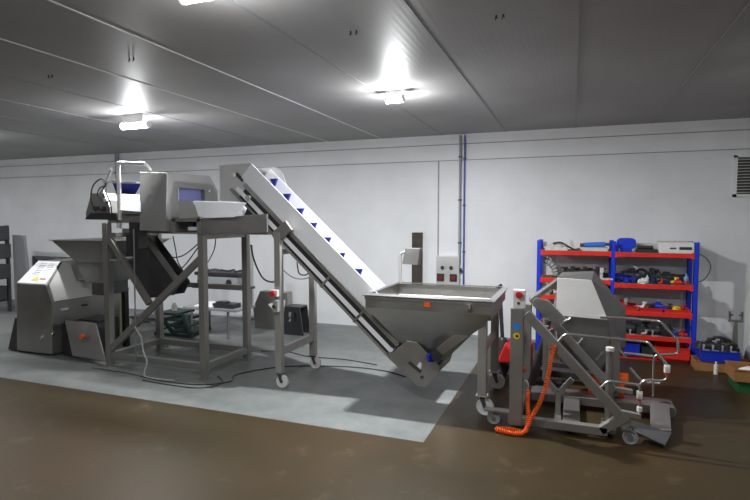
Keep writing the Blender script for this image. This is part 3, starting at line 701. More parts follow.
# bench with instrument
t = thing('work_table', 'low steel work table by the wall with papers on top', 'table', (-5.9, 7.9, 0))
a = ray(194, 304, 7.9); b = ray(246, 304, 7.9); zt = a.z
MB().box(a.x, 7.6, zt - .04, b.x, 8.2, zt).build('table_top', 'grey', t, bevel=.004)
for x in (a.x + .15, b.x - .2):
    for y in (7.65, 8.15): MB().cyl((x, y, .03), (x, y, zt - .04), .022, seg=10).cyl((x, y, 0), (x, y, .04), .035, seg=10).build('leg', 'steel', t)
for x_ in (a.x, b.x - .08): MB().box(x_, 8.14, zt, x_ + .05, 8.19, 1.62).build('back_post', 'steel_light', t)
z2 = ray(210, 276, 7.95).z
MB().box(a.x, 7.85, z2 - .22, b.x, 8.19, z2 - .18).build('upper_shelf', 'steel_dark', t)
t2 = thing('test_instrument', 'grey instrument case with round dials on the upper table shelf', 'instrument', (-5.8, 8.0, z2 - .18))
MB().box(a.x + .1, 7.87, z2 - .18, b.x - .15, 8.18, z2 + .02).build('instrument_case', 'grey', t2, bevel=.01)
MB().box(a.x + .06, 7.85, z2 + .02, b.x - .10, 8.19, z2 + .08).build('instrument_lid', 'blackp', t2, bevel=.006)
for x in (a.x + .18, b.x - .33): MB().cyl((x, 7.85, z2 - .09), (x, 7.87, z2 - .09), .055).build('dial', 'blackp', t2, smooth=True)
t3 = MB()
pts = [(a.x + .1 + i * (b.x - a.x - .25) / 9, 8.0 + .06 * math.sin(i * 2.1), z2 + .10 + .02 * (i % 2)) for i in range(10)]
tag(t3.tube(smooth_path(pts), .018, 8).build('tool_hose', 'blackp', loc=(pts[0][0], 8.0, z2 + .08), smooth=True), 'black hose lying along the lid of the instrument', 'hose')
tag(MB().plate([(a.x + .2, 7.65, zt + .012), (a.x + .62, 7.63, zt + .012), (a.x + .58, 7.95, zt + .07), (a.x + .2, 7.95, zt + .05)], .012).build('paper_sheet', 'white', loc=(a.x + .4, 7.8, zt)), 'white papers lying on the low work table', 'paper')
tag(MB().box(b.x - .55, 7.68, zt, b.x - .12, 7.92, zt + .08).box(b.x - .5, 7.7, zt + .08, b.x - .3, 7.85, zt + .11).build('tool_case', 'blackp', loc=(b.x - .4, 7.8, zt), bevel=.005), 'black tool case on the right end of the work table', 'case')
# steel cover leaning by the wall
q_ = [ray(u, v, 8.6) for u, v in ((260, 291), (287, 292.5), (288, 318), (276, 330), (255, 327), (253, 308))]
t = thing('steel_cover', 'folded sheet steel cover standing on the floor by the wall', 'cover', (q_[3].x, 8.6, 0))
dz_ = min(p.z for p in q_)
pr_ = [(p.x, max(.0, p.z - max(dz_, 0) if p.z < .2 else p.z)) for p in q_]
pr_[3] = (pr_[3][0], 0); pr_[4] = (pr_[4][0], 0)
MB().prism(pr_, 8.6, 8.8).build('cover_shell', 'steel', t, bevel=.006)
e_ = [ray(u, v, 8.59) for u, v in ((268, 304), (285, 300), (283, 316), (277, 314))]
MB().prism([(p.x, p.z) for p in e_], 8.585, 8.60).build('painted_reflection', 'pale', t)  # pale patch paints a bright reflection on the sheet steel
# black stool
t = thing('step_stool', 'small black plastic step stool by the back wall', 'stool', (-4.95, 8.45, 0))
a = ray(283, 306, 8.3); b = ray(301, 306, 8.3); zt = a.z
MB().box(a.x + .03, 8.3, zt - .03, b.x - .03, 8.6, zt).build('seat', 'blackp', t, bevel=.008)
hole = MB().box(a.x + .10, 8.2, zt * .45, a.x + .17, 8.8, zt * .8).box(b.x - .17, 8.2, zt * .45, b.x - .10, 8.8, zt * .8)
MB().prism([(a.x - .02, 0), (b.x + .04, 0), (b.x - .03, zt - .03), (a.x + .03, zt - .03)], 8.3, 8.33).build('side', 'blackp', t, hole=hole)
MB().prism([(a.x - .02, 0), (b.x + .04, 0), (b.x - .03, zt - .03), (a.x + .03, zt - .03)], 8.57, 8.60).build('side', 'blackp', t)

# cables
def cable(name, lab, pts, r=.009, m='cable'):
    tag(MB().tube(smooth_path(pts), r, 7).build(name, m, loc=pts[0], smooth=True), lab, 'cable')
cable('hanging_cable', 'black cable looping down from the frame to the conveyor leg', [ray(251, 245, 6.55), ray(254, 260, 6.4), ray(262, 277, 6.3), ray(271, 282, 6.1), ray(278, 280, 5.75)], .012)
cable('hanging_cable', 'black cable hanging from hood swinging left across the back', [ray(160, 250, 6.5), ray(172, 257, 6.5), ray(184, 255, 6.5), ray(199, 243, 6.5)], .009)
cable('hanging_cable', 'lower black cable loop under the hood beside the chute', [ray(152, 250, 6.3), ray(160, 268, 6.4), ray(172, 273, 6.4), ray(184, 266, 6.4), ray(199, 246, 6.5)], .009)
cable('hanging_cable', 'thin cable dropping from the right part of the hood', [ray(173, 236, 6.3), ray(176, 252, 6.4), ray(178, 262, 6.4), ray(184, 272, 6.5)], .008)
cable('hanging_cable', 'thin grey cable hanging between feed conveyor and table', [ray(216, 236, 6.3), ray(214, 250, 6.6), ray(208, 262, 7.0)], .008)
cable('hanging_cable', 'short black cable loop below the inclined conveyor', [ray(297, 262, 6.3), ray(299, 273, 6.3), ray(305, 275, 6.3), ray(310, 272, 6.3)], .009)
cable('hanging_cable', 'thin grey cable sagging behind the conveyor leg', [Vector((-3.40, 5.69, 1.50)), ray(292, 277, 6.0), ray(302, 279, 6.3), ray(311, 277, 6.5)], .006, 'grey')
F0 = lambda x, y: Vector((x, y, .007))
cable('floor_cable', 'black cable lying on the floor along the support frame', [F0(-6.3, 5.45), F0(-5.6, 5.42), F0(-5.0, 5.32), F0(-4.4, 5.35), F0(-4.1, 5.6), F0(-4.2, 5.9), F0(-3.8, 6.45), F0(-3.0, 6.75), F0(-2.4, 6.75), F0(-2.05, 6.6)], .007)
cable('floor_cable', 'second dark cable looping on the floor beside the frame foot', [F0(-4.4, 5.75), F0(-4.15, 5.5), F0(-4.3, 5.25), F0(-4.8, 5.22), F0(-5.2, 5.25)], .006)
cable('floor_cable', 'dark cable on the floor behind the conveyor legs', [F0(-4.6, 7.1), F0(-4.2, 7.2), F0(-3.7, 7.05), F0(-3.2, 7.1), F0(-2.6, 7.0)], .006)
cable('white_cable', 'white cable hanging down the frame front onto the floor', [Vector((-5.615, 5.555, .62)), ray(141.5, 338, 5.56), ray(143, 350, 5.55), ray(147, 362, 5.50), F0(-5.33, 5.42), F0(-5.05, 5.36), F0(-4.8, 5.38)], .010, 'wcable')

# ------------------------------------------------------------------ pallet truck behind the column
t = thing('pallet_truck', 'red orange pallet truck with black handle behind the lift column', 'pallet truck', (-.75, 7.2, 0))
a = ray(499.5, 306, 7.2); b = ray(505, 345, 7.2)
MB().bar((a.x, 7.2, 1.18), (a.x + .05, 7.2, .42), .045, .045).build('handle', 'blackp', t)
MB().tube(arc_pts([(a.x, 7.05, 1.0), (a.x - .01, 7.05, 1.2), (a.x, 7.35, 1.2), (a.x, 7.35, 1.0), (a.x + .005, 7.2, 1.0)], .04), .015).build('grip', 'blackp', t, smooth=True)
MB().lathe((a.x + .05, 7.2, .2), [(.10, 0), (.10, .10), (.07, .16), (.07, .26), (.04, .30)]).build('pump', 'blackp', t, smooth=True)
MB().prism([(a.x + .0, .2), (a.x + .26, .2), (a.x + .22, .38), (a.x + .10, .46)], 7.0, 7.4).build('pump_housing', 'redb', t, bevel=.02)
MB().box(a.x + .3, 7.0, .08, a.x + 1.5, 7.16, .17).build('fork', 'steel_dark', t, bevel=.01)
MB().box(a.x + .3, 7.42, .08, a.x + 1.5, 7.58, .17).build('fork', 'steel_dark', t, bevel=.01)
MB().box(a.x + .25, 7.0, .08, a.x + .42, 7.58, .4).build('fork_carriage', 'redb', t, bevel=.01)
MB().cyl((a.x + .05, 7.12, .09), (a.x + .05, 7.28, .09), .09).build('wheel', 'blackp', t, smooth=True)
for y in (7.08, 7.5): MB().cyl((a.x + 1.3, y - .04, .045), (a.x + 1.3, y + .04, .045), .045).build('fork_roller', 'blackp', t, smooth=True)

# ------------------------------------------------------------------ tipping lift with tub
lf = thing('tipping_lift', 'steel tipping lift with diagonal beams, tube rails and faceted tub', 'lift', (.1, 5.8, 0))
NY, FY = 5.36, 6.10
MB().box(-.565, NY - .05, .04, -.44, NY + .05, 1.22).build('column', 'frame', lf, bevel=.006)
MB().box(-.53, FY - .05, .10, -.42, FY + .05, 1.15).build('column', 'frame', lf, bevel=.006)
c = MB().box(-.545, NY - .045, 1.22, -.43, NY + .045, 1.40).build('control_box', 'whitep', lf, bevel=.006, label='white control box')
MB().lathe((-.485, NY - .045, 1.355), [(.022, 0), (.022, -.018), (.033, -.02), (.033, -.038), (.01, -.042)], 'y').build('stop_button', 'redb', c, smooth=True)
MB().cyl((-.49, NY - .055, 1.27), (-.49, NY - .045, 1.27), .014, seg=12).build('push_button', 'dgrey', c)
MB().cyl((-.505, NY - .054, 1.04), (-.505, NY - .05, 1.04), .033).build('round_sticker', 'lblue', lf, label='round blue sticker').data.materials[0] = mat('sticker_blue', (.02, .25, .85), .4)
MB().cyl((-.505, NY - .054, .945), (-.505, NY - .05, .945), .033).build('round_sticker', 'yellow', lf, label='round yellow sticker')
MB().cyl((-.50, NY - .056, .945), (-.50, NY - .053, .945), .014).build('sticker_symbol', 'blackp', lf)
for y in (NY, FY):
    MB().bar((-.42, y, 1.17 if y == NY else 1.22), (.44, y, .26), .085, .085).build('diagonal_beam', 'frame', lf, bevel=.004)
    MB().bar((.42, y, .285), (.62, y, .27), .055, .05).build('beam_end', 'frame', lf, bevel=.006)
MB().prism(xz([(533, 300), (536, 298), (549, 301), (566, 319), (558, 326), (533, 306)], FY - .05), FY - .05, FY - .02).build('pivot_plate', 'steel', lf, bevel=.003)
MB().box(-.58, NY - .04, .05, .34, NY + .04, .13).build('base_rail', 'frame', lf, bevel=.005)
MB().bar((.28, NY, .09), (.50, NY, .26), .08, .08).build('base_rail_riser', 'frame', lf, bevel=.005)
MB().box(-.50, FY + .0, .06, 1.02, FY + .26, .15).build('rear_platform_rail', 'steel', lf, bevel=.005)
MB().box(-.06, NY + .04, .06, .10, FY, .12).build('cross_member', 'steel', lf, bevel=.005)
MB().box(-.56, NY + .04, .06, -.46, FY, .13).build('cross_member', 'frame', lf, bevel=.005)
MB().plate([(.72, NY + .12, .10), (.90, NY + .16, .10), (.98, FY + .1, .14), (.80, FY + .1, .14)], .03).build('end_platform', 'steel', lf, bevel=.003)
MB().plate([(.50, NY - .03, .15), (.82, NY - .03, .03), (.90, NY + .16, .09), (.56, NY + .16, .16)], .015).build('entry_ramp', 'steel_dark', lf)
MB().box(.46, NY - .03, .12, .52, NY + .03, .26).build('beam_foot', 'frame', lf)
for y, x in ((NY - .02, .50), (NY + .03, -.76), (FY + .12, .95), (FY + .12, -.52)):
    caster(lf, x, y, .068, .15 if x > 0 else .15, 'grey')
MB().box(-.82, NY - .02, .14, -.54, NY + .08, .155).build('caster_plate', 'frame', lf)
MB().cyl((.36, 5.62, .09), (.36, 5.62, .80), .035).build('guide_post', 'steel', lf, smooth=True)
MB().cyl((.36, 5.62, .80), (.36, 5.62, .835), .038).build('post_cap', 'nylon', lf, smooth=True)
MB().box(.30, NY + .04, .05, .42, 5.70, .09).build('post_foot', 'frame', lf)
# y-shaped stay in the middle of the near side
MB().bar((-.11, 5.55, .12), (-.11, 5.55, .36), .05, .06).bar((-.11, 5.55, .34), (-.24, 5.55, .48), .05, .05).bar((-.11, 5.55, .34), (.02, 5.55, .50), .05, .05).bar((-.24, 5.55, .46), (-.24, 5.55, 1.02), .05, .05).build('fork_stay', 'frame', lf, bevel=.003)
MB().box(-.14, 5.40, .09, -.08, 5.58, .13).build('stay_foot', 'frame', lf)
MB().cyl((-.36, 5.7, .45), (-.22, 5.7, 1.05), .03).cyl((-.38, 5.7, .36), (-.30, 5.7, .7), .045).build('lift_cylinder', 'steel_dark', lf, smooth=True)
MB().cyl((-.36, 5.7, .40), (-.08, 5.7, .40), .035).build('pivot_shaft', 'blackp', lf, smooth=True)
MB().box(-.42, 5.4, .3, -.38, FY, .36).build('cross_brace', 'frame', lf)
p = ray(523, 369, 5.5); MB().cyl((p.x, 5.45, p.z), (p.x, 5.52, p.z), .03).build('air_regulator', 'orange', lf, smooth=True)
MB().box(-.45, 5.38, p.z - .02, p.x + .01, 5.50, p.z + .02).build('regulator_bracket', 'steel', lf)
# rails
def rail(pts, Y, r=.013, name='hand_rail'):
    MB().tube(arc_pts([ray(u, v, Y) for u, v in pts], .035), r, 10).build(name, 'bright', lf, smooth=True)
rail([(554, 346), (565, 334), (648, 342), (667, 365), (667, 379), (662, 381), (645, 380), (640, 384), (639.5, 418)], NY)
rail([(597, 391), (608, 381), (640, 385)], NY)
rail([(600, 317), (625, 318), (660, 321), (678, 341), (678, 354), (656, 355), (653.5, 359), (653, 396)], FY + .08)
rail([(624, 353), (653, 356)], FY + .08)
rail([(630, 368), (641, 381), (660, 383)], FY + .08)
for u, v, Y in ((667, 369, NY), (639.5, 395, NY)):
    p = ray(u, v, Y)
    MB().cyl((p.x, Y, p.z - .03), (p.x, Y, p.z + .035), .026).box(p.x - .02, Y - .035, p.z - .01, p.x + .02, Y, p.z + .025).build('rail_clamp', 'nylon', lf, smooth=True)
    MB().cyl((p.x, Y, p.z - .055), (p.x, Y, p.z - .03), .018).build('clamp_collar', 'redb', lf)
p = ray(639.5, 409, NY); MB().cyl((p.x, NY, p.z - .02), (p.x, NY, p.z + .02), .024).build('rail_clamp', 'nylon', lf, smooth=True)
for u, v in ((593, 380), (619, 378)):
    p = ray(u, v, 6.3); MB().cyl((p.x - .08, 6.3, p.z), (p.x + .09, 6.3, p.z), .06).box(p.x - .05, 6.25, .15, p.x + .05, 6.35, p.z).build('lift_motor', 'orange', lf, smooth=True)
# tub
fY, bY = 6.20, 6.78
fr_ = xz([(557, 277), (592, 279.5), (609, 322), (610, 352), (600, 372), (560, 362), (555, 316)], fY)
bk_ = xz([(562, 272), (594, 271), (626, 308), (626, 346), (612, 372), (562, 362), (552, 310)], bY)
fr_ = [(x, fY, z) for x, z in fr_]; bk_ = [(x, bY, z) for x, z in bk_]
MB().loft([fr_, bk_]).build('tub', 'tub', lf, bevel=.006)
q_ = xz([(557.6, 277.8), (591.5, 280), (608, 320), (556, 315)], fY - .004)
MB().prism(q_, fY - .012, fY + .001).build('tub_front_panel', 'pale', lf, bevel=.003, label='light bead blasted front panel of the tub')
MB().tube([ray(u, v, fY - .05) for u, v in ((548, 331), (571, 318))], .014, 8).tube([ray(u, v, fY - .05) for u, v in ((577, 345), (583, 338))], .012, 8).build('tub_strut', 'bright', lf, smooth=True)
MB().bar(ray(596, 360, fY), ray(603, 352, fY), .015, .02).bar(ray(620, 350, fY), ray(627, 358, fY), .015, .02).build('tub_catch', 'bright', lf)
for x_ in (.45,): MB().box(x_ - .05, FY + .12, .15, x_ + .05, FY + .26, .80).build('tub_support', 'frame', lf, bevel=.004)
MB().bar(ray(531, 300, 6.1), ray(566, 275, 6.6), .05, .05).build('tub_arm', 'frame', lf)
MB().bar(ray(546, 318, 5.75), ray(548, 372, 5.6), .05, .06).build('tub_link', 'frame', lf)
# coiled air hose
path = [ray(554, 345, 5.30), ray(551, 358, 5.29), ray(549, 372, 5.28), ray(545, 388, 5.27), ray(539, 404, 5.25), ray(531, 418, 5.22)]
path = [Vector((v.x, v.y, max(v.z, .035))) for v in path]
path += [Vector((-.42, 5.16, .035)), Vector((-.62, 5.15, .034)), Vector((-.66, 5.19, .034)), Vector((-.52, 5.22, .035)), Vector((-.40, 5.21, .04)), Vector((-.375, 5.24, .16)), Vector((-.385, 5.27, .30)), Vector((-.385, 5.30, .42))]
dense = smooth_path(path, 40); hel = []; prev = None; acc = 0
for i in range(len(dense) - 1):
    t_ = (dense[i + 1] - dense[i]); acc += t_.length; t_.normalize()
    a = (prev - t_ * prev.dot(t_)).normalized() if prev else t_.orthogonal().normalized()
    prev = a; b = t_.cross(a); ph = acc / .021 * 2 * math.pi
    hel.append((dense[i], a, b, acc))
pts = []; total = hel[-1][3]; n_ = int(total / .021 * 12); j = 0
for k_ in range(n_):
    s_ = total * k_ / n_
    while j < len(hel) - 1 and hel[j][3] < s_: j += 1
    c_, a, b, _ = hel[j]; ph = s_ / .021 * 2 * math.pi
    pts.append(c_ + (a * math.cos(ph) + b * math.sin(ph)) * .017)
hs = thing('coiled_air_hose', 'bright orange coiled air hose hanging to the floor from the lift', 'hose', (-.3, 5.22, 0))
MB().tube(pts, .0065, 6).build('hose_coil', 'orange', hs, smooth=True)
MB().tube(smooth_path([(-.385, 5.30, .42), (-.385, 5.30, .48), (-.41, 5.32, .505), (-.44, 5.36, .50)]), .007, 8).build('hose_end', 'steel_light', hs, smooth=True)

# ------------------------------------------------------------------ shelving
sh = thing('storage_rack', 'blue and red boltless storage rack loaded with parts', 'shelving', (.58, 8.95, 0))
FX = [-.50, .57, 1.66]; yf, yr = 8.72, 9.16
for x in FX:
    for y in (yf, yr):
        m = MB().box(x - .032, y - .03, .0, x + .032, y - .022, 1.76).box(x - .032, y - .03, 0, x - .026, y + .02, 1.76).box(x + .026, y - .03, 0, x + .032, y + .02, 1.76)
        m.build('upright', 'bluep', sh)
    for z in (.35, .9, 1.45): MB().bar((x, yf, z), (x, yr, z + .25), .012, .025).build('side_brace', 'bluep', sh)
LV = [(1, 1.595), (1, 1.13), (1, .72), (1, .36), (1, .05), (0, 1.60), (0, 1.17), (0, .90), (0, .45)]
for bay, z in LV:
    a, b = (FX[0], FX[1]) if bay == 0 else (FX[1], FX[2])
    for y in (yf - .035, yr + .0): MB().box(a + .03, y, z - .065, b - .03, y + .03, z).box(a + .026, y - .002, z - .08, a + .06, y + .03, z + .012).box(b - .06, y - .002, z - .08, b - .026, y + .03, z + .012).build('shelf_beam', 'redp', sh, bevel=.003)
    MB().box(a + .03, yf - .01, z - .012, b - .03, yr, z).build('shelf_deck', 'grey' if bay else 'card', sh)

def item(kind, x, y, z, s=1, m='blackp', rot=0):
    b = MB()
    if kind == 'motor':
        b.cyl((x - .07 * s, y, z + .055 * s), (x + .06 * s, y, z + .055 * s), .05 * s, seg=14).box(x - .05 * s, y - .045 * s, z, x + .04 * s, y + .045 * s, z + .02 * s).box(x - .03 * s, y - .025 * s, z + .09 * s, x + .03 * s, y + .025 * s, z + .125 * s).cyl((x + .06 * s, y, z + .055 * s), (x + .1 * s, y, z + .055 * s), .014 * s, seg=8)
    elif kind == 'valve':
        b.cyl((x, y, z), (x, y, z + .07 * s), .03 * s, seg=12).cyl((x - .06 * s, y, z + .04 * s), (x + .06 * s, y, z + .04 * s), .022 * s, seg=12).cyl((x, y, z + .07 * s), (x, y, z + .10 * s), .01 * s, seg=8).lathe((x, y, z + .10 * s), [(.035 * s, 0), (.04 * s, .006 * s), (.035 * s, .012 * s)], seg=14)
    elif kind == 'fitting':
        b.tube(smooth_path([(x - .05 * s, y, z + .028 * s), (x, y, z + .03 * s), (x + .03 * s, y, z + .05 * s), (x + .04 * s, y, z + .10 * s)], 5), .026 * s, 10).lathe((x + .04 * s, y, z + .09 * s), [(.036 * s, 0), (.036 * s, .02 * s)], seg=12)
    elif kind == 'coil':
        for k in range(4): b.tube([(x + (.09 - .006 * k) * s * math.cos(t), y + (.07 - .005 * k) * s * math.sin(t), z + .014 + .02 * k * s + .006 * math.sin(3 * t)) for t in [i * math.pi / 9 for i in range(18)]], .011 * s, 6, closed=True)
    elif kind == 'standing_coil':
        for k in range(3): b.tube([(x + (.10 - .01 * k) * s * math.cos(t), y + .02 * k - .02, z + .112 * s + (.10 - .01 * k) * s * math.sin(t)) for t in [i * math.pi / 9 for i in range(18)]], .011 * s, 6, closed=True)
    elif kind == 'bottle':
        b.lathe((x, y, z), [(.028 * s, 0), (.03 * s, .01 * s), (.03 * s, .08 * s), (.012 * s, .10 * s), (.012 * s, .125 * s)], seg=14)
    elif kind == 'disc':
        b.lathe((x, y, z), [(.05 * s, 0), (.06 * s, .015 * s), (.055 * s, .05 * s), (.03 * s, .07 * s), (.01 * s, .072 * s)], seg=18)
    elif kind == 'bracket':
        b.prism([(x - .05 * s, z), (x + .05 * s, z), (x + .05 * s, z + .015 * s), (x - .03 * s, z + .015 * s), (x - .02 * s, z + .10 * s), (x - .05 * s, z + .10 * s)], y - .03 * s, y + .03 * s).cyl((x - .035 * s, y - .045 * s, z + .07 * s), (x - .035 * s, y + .045 * s, z + .07 * s), .012 * s, seg=10)
    elif kind == 'gearbox':
        b.box(x - .05 * s, y - .05 * s, z, x + .05 * s, y + .05 * s, z + .09 * s).cyl((x, y - .07 * s, z + .05 * s), (x, y + .05 * s, z + .05 * s), .035 * s, seg=14).cyl((x + .02 * s, y, z + .09 * s), (x + .02 * s, y, z + .12 * s), .02 * s, seg=10)
    return b
def put(kind, name, lab, cat, x, z, y=8.85, s=1, m='blackp', group=None):
    o = item(kind, x, y, z, s, m).build(name, m, loc=(x, y, z), smooth=True); tag(o, lab, cat, group); return o
def tray(x0, x1, y0, y1, z, h, m, lab, cat='tray', name='plastic_tray', group=None):
    b = MB(); t_ = .008
    b.box(x0, y0, z, x1, y1, z + t_); b.box(x0, y0, z + t_, x1, y0 + t_, z + h); b.box(x0, y1 - t_, z + t_, x1, y1, z + h); b.box(x0, y0 + t_, z + t_, x0 + t_, y1 - t_, z + h); b.box(x1 - t_, y0 + t_, z + t_, x1, y1 - t_, z + h)
    b.box(x0 - .008, y0 - .008, z + h - .014, x1 + .008, y0, z + h); b.box(x0 - .008, y1, z + h - .014, x1 + .008, y1 + .008, z + h)
    o = b.build(name, m, loc=((x0 + x1) / 2, (y0 + y1) / 2, z)); tag(o, lab, cat, group); return o
Z5, Z4, Z3, Z2, Z1 = .05, .36, .72, 1.13, 1.595
ORD = ['leftmost', 'second', 'third', 'fourth', 'fifth', 'sixth', 'seventh', 'eighth', 'ninth']
def nth(i, n): return 'leftmost' if i == 0 else 'rightmost' if i == n - 1 else ORD[i] + ' from left'
# --- top shelf, left bay (z 1.60)
tag(MB().box(-.42, 8.74, 1.60, -.08, 9.05, 1.665).box(-.36, 8.76, 1.665, -.16, 9.0, 1.70).build('white_box', 'offw', loc=(-.25, 8.9, 1.6), bevel=.006), 'flat white box on the left end of the top shelf', 'box')
tag(MB().box(.12, 8.76, 1.60, .50, 9.1, 1.655).build('flat_box', 'offw', loc=(.3, 8.9, 1.6), bevel=.006), 'flat off white box under the blue roll on the top shelf', 'box')
tag(MB().tube(smooth_path([(-.30, 8.74, 1.712), (-.18, 8.74, 1.725), (-.06, 8.73, 1.66), (.02, 8.74, 1.622), (.10, 8.73, 1.64)]), .014, 8).build('black_cable', 'cable', loc=(-.1, 8.74, 1.62), smooth=True), 'black cable end drooping over the white boxes, top shelf', 'cable')
tag(MB().prism([(-.04, 1.655), (.02, 1.655), (-.01, 1.76), (-.06, 1.77)], 8.78, 8.84).build('white_bracket', 'offw', loc=(-.02, 8.8, 1.655), bevel=.006), 'white bracket leaning up left of the blue roll', 'bracket')
t = thing('blue_roll', 'blue roll lying on the flat box on the top shelf', 'roll', (.3, 8.85, 1.655))
MB().cyl((.16, 8.84, 1.69), (.46, 8.84, 1.705), .038).build('roll_body', mat('roll_blue', (.03, .16, .62), .5), t, smooth=True)
MB().cyl((.10, 8.84, 1.688), (.16, 8.84, 1.69), .028).build('roll_end', 'steel_dark', t, smooth=True)
MB().cyl((.46, 8.84, 1.705), (.52, 8.84, 1.707), .022).build('roll_end', 'steel_dark', t, smooth=True)
# --- top shelf, right bay (z 1.595)
t = thing('blue_seat_shell', 'rounded blue plastic seat shell standing on the top shelf', 'seat', (.75, 8.82, Z1))
m = MB(); pr2 = []
for k_ in range(24):
    a = k_ * math.pi / 12; cx, cz = math.cos(a), math.sin(a)
    pr2.append((.75 + .135 * math.copysign(abs(cx) ** .6, cx), 1.725 + .085 * math.copysign(abs(cz) ** .6, cz)))
m.prism(pr2, 8.80, 8.835).build('shell', 'bluep', t, bevel=.008)
MB().box(.67, 8.80, Z1, .83, 8.86, 1.65).build('shell_base', 'bluebin', t)
tag(MB().cyl((.62, 8.98, Z1 + .055), (.66, 8.98, Z1 + .055), .055).cyl((.60, 8.98, Z1 + .055), (.62, 8.98, Z1 + .055), .03).build('blue_reel', 'bluep', loc=(.63, 8.98, Z1), smooth=True), 'blue reel beside the middle rack upright on the top shelf', 'reel')
tag(MB().box(.88, 8.74, Z1, 1.16, 8.92, Z1 + .05).cyl((.90, 8.84, Z1 + .075), (1.12, 8.84, Z1 + .075), .028).build('black_actuator', 'blackp', loc=(.98, 8.84, Z1), bevel=.004), 'black actuator bar lying before the seat shell, top shelf', 'actuator')
tag(MB().box(.90, 8.98, Z1, 1.18, 9.12, Z1 + .13).build('grey_box', 'offw', loc=(1.0, 9.05, Z1), bevel=.005), 'pale box behind the black actuator on the top shelf', 'box')
t = thing('instrument_case', 'white instrument box with dark label at right end of top shelf', 'instrument', (1.4, 8.85, Z1))
MB().box(1.18, 8.70, Z1, 1.64, 9.10, Z1 + .15).build('case', 'whitep', t, bevel=.008)
MB().box(1.44, 8.694, Z1 + .055, 1.60, 8.701, Z1 + .095).build('dark_label', 'blackp', t)
MB().box(1.32, 8.694, Z1 + .065, 1.40, 8.701, Z1 + .085).build('small_label', 'dgrey', t)
MB().box(1.19, 8.72, Z1 + .15, 1.63, 9.08, Z1 + .165).build('case_lid', 'offw', t, bevel=.004)
sx = lambda x: .60 + (x - .44) * (1.03 / 1.18)
# --- second shelf right bay (z 1.13)
for i, (k_, nm, lab, cat, x, s, mm) in enumerate([
    ('motor', 'blue_motor', 'blue motor at left end of the second right shelf', 'motor', .50, 1.1, 'bluebin'),
    ('valve', 'blue_valve', 'blue valve next to the blue motor, second shelf', 'valve', .62, 1.1, 'bluebin'),
    ('gearbox', 'blue_gearbox', 'blue gearbox left of the standing black hose coil', 'gearbox', .73, .9, 'bluebin'),
    ('standing_coil', 'hose_coil', 'standing black hose coil behind the round white fitting, second shelf', 'hose', .88, .95, 'black'),
    ('disc', 'round_fitting', 'round white fitting on the second right shelf', 'fitting', .86, .9, 'nylon'),
    ('bottle', 'white_bottle', 'small white bottle behind the round white fitting', 'bottle', .975, .9, 'nylon'),
    ('valve', 'blue_black_valve', 'dark blue valve right of the small white bottle', 'valve', 1.06, .9, 'blue'),
    ('motor', 'black_motor', 'black motor in the middle of the second right shelf', 'motor', 1.17, 1.0, 'blackp'),
    ('gearbox', 'dark_gearbox', 'dark gearbox left of the yellow fitting, second shelf', 'gearbox', 1.245, .8, 'steel_dark'),
    ('fitting', 'yellow_fitting', 'yellow pipe fitting on the second right shelf', 'fitting', 1.36, .95, 'yellow'),
    ('bottle', 'pale_blue_bottle', 'pale blue bottle at right end of the second shelf', 'bottle', 1.57, 1.2, 'lblue'),
    ('bracket', 'red_bracket', 'red bracket right of the yellow fitting, second shelf', 'bracket', 1.45, .6, 'redb'),
    ('bracket', 'black_bracket', 'tall black bracket behind the black motor, second shelf', 'bracket', 1.14, 2.1, 'black'),
    ('fitting', 'red_fitting', 'red elbow fitting before the pale blue bottle', 'fitting', 1.53, .6, 'redb')]):
    y = {3: 9.0, 5: 8.95, 4: 8.78, 10: 8.95, 11: 8.78, 12: 9.02, 13: 8.78}.get(i, 8.85)
    put(k_, nm, lab, cat, sx(x), Z2, y, s, mm)
r5 = random.Random(11)
for i in range(9):
    put(['valve', 'fitting', 'bracket', 'motor'][i % 4], 'small_fitting', nth(i, 9) + ' of the small fittings along the front edge of the second shelf', 'fitting', .64 + i * .115, Z2, 8.745, .55 + .15 * (i % 2), ['blackp', 'bluebin', 'dgrey', 'nylon', 'blackp', 'redb', 'blue', 'redb', 'redb'][i], 'small fittings on the second shelf')
for i in range(6):
    put(['gearbox', 'motor', 'coil'][i % 3], 'back_row_part', nth(i, 6) + ' of the dark parts in the back row of the second shelf', 'part', .70 + i * .16, Z2, 9.06, 1.3 + .3 * (i % 2), ['blackp', 'steel_dark', 'black', 'dgrey', 'black', 'blackp'][i], 'dark parts at the back of the second shelf')
# --- third shelf right bay (z .72): red trays with fittings
tray(.60, .92, 8.70, 9.05, Z3, .07, 'redb', 'red shallow tray at left end of the third shelf')
tray(.95, 1.25, 8.70, 9.05, Z3, .055, 'redb', 'red shallow tray in the middle of the third shelf')
tray(1.28, 1.61, 8.70, 9.05, Z3, .05, 'redp', 'bright red tray at right end of the third shelf')
for i, (k_, nm, lab, cat, x, s, mm) in enumerate([
    ('motor', 'red_motor', 'red motor in the left red tray', 'motor', .56, .9, 'redb'),
    ('bracket', 'steel_bracket', 'steel bracket rising from the left red tray', 'bracket', .70, 1.4, 'steel_light'),
    ('fitting', 'cream_fitting', 'cream elbow fitting in the middle red tray', 'fitting', .89, .9, 'nylon'),
    ('coil', 'black_hose_coil', 'black hose coil in the middle red tray', 'hose', 1.02, .9, 'black'),
    ('motor', 'blue_pump', 'blue pump between middle and right red trays', 'pump', 1.14, .85, 'bluebin'),
    ('disc', 'round_fitting', 'round yellow fitting in the bright red tray', 'fitting', 1.42, .9, 'yellow'),
    ('valve', 'dark_valve', 'dark valve left of the round yellow fitting, third shelf', 'valve', 1.32, .8, 'blackp'),
    ('valve', 'red_valve', 'red valve at right end of the third shelf', 'valve', 1.53, .8, 'redb')]):
    put(k_, nm, lab, cat, sx(x), Z3 + .009, 8.86, s * 1.15, mm)
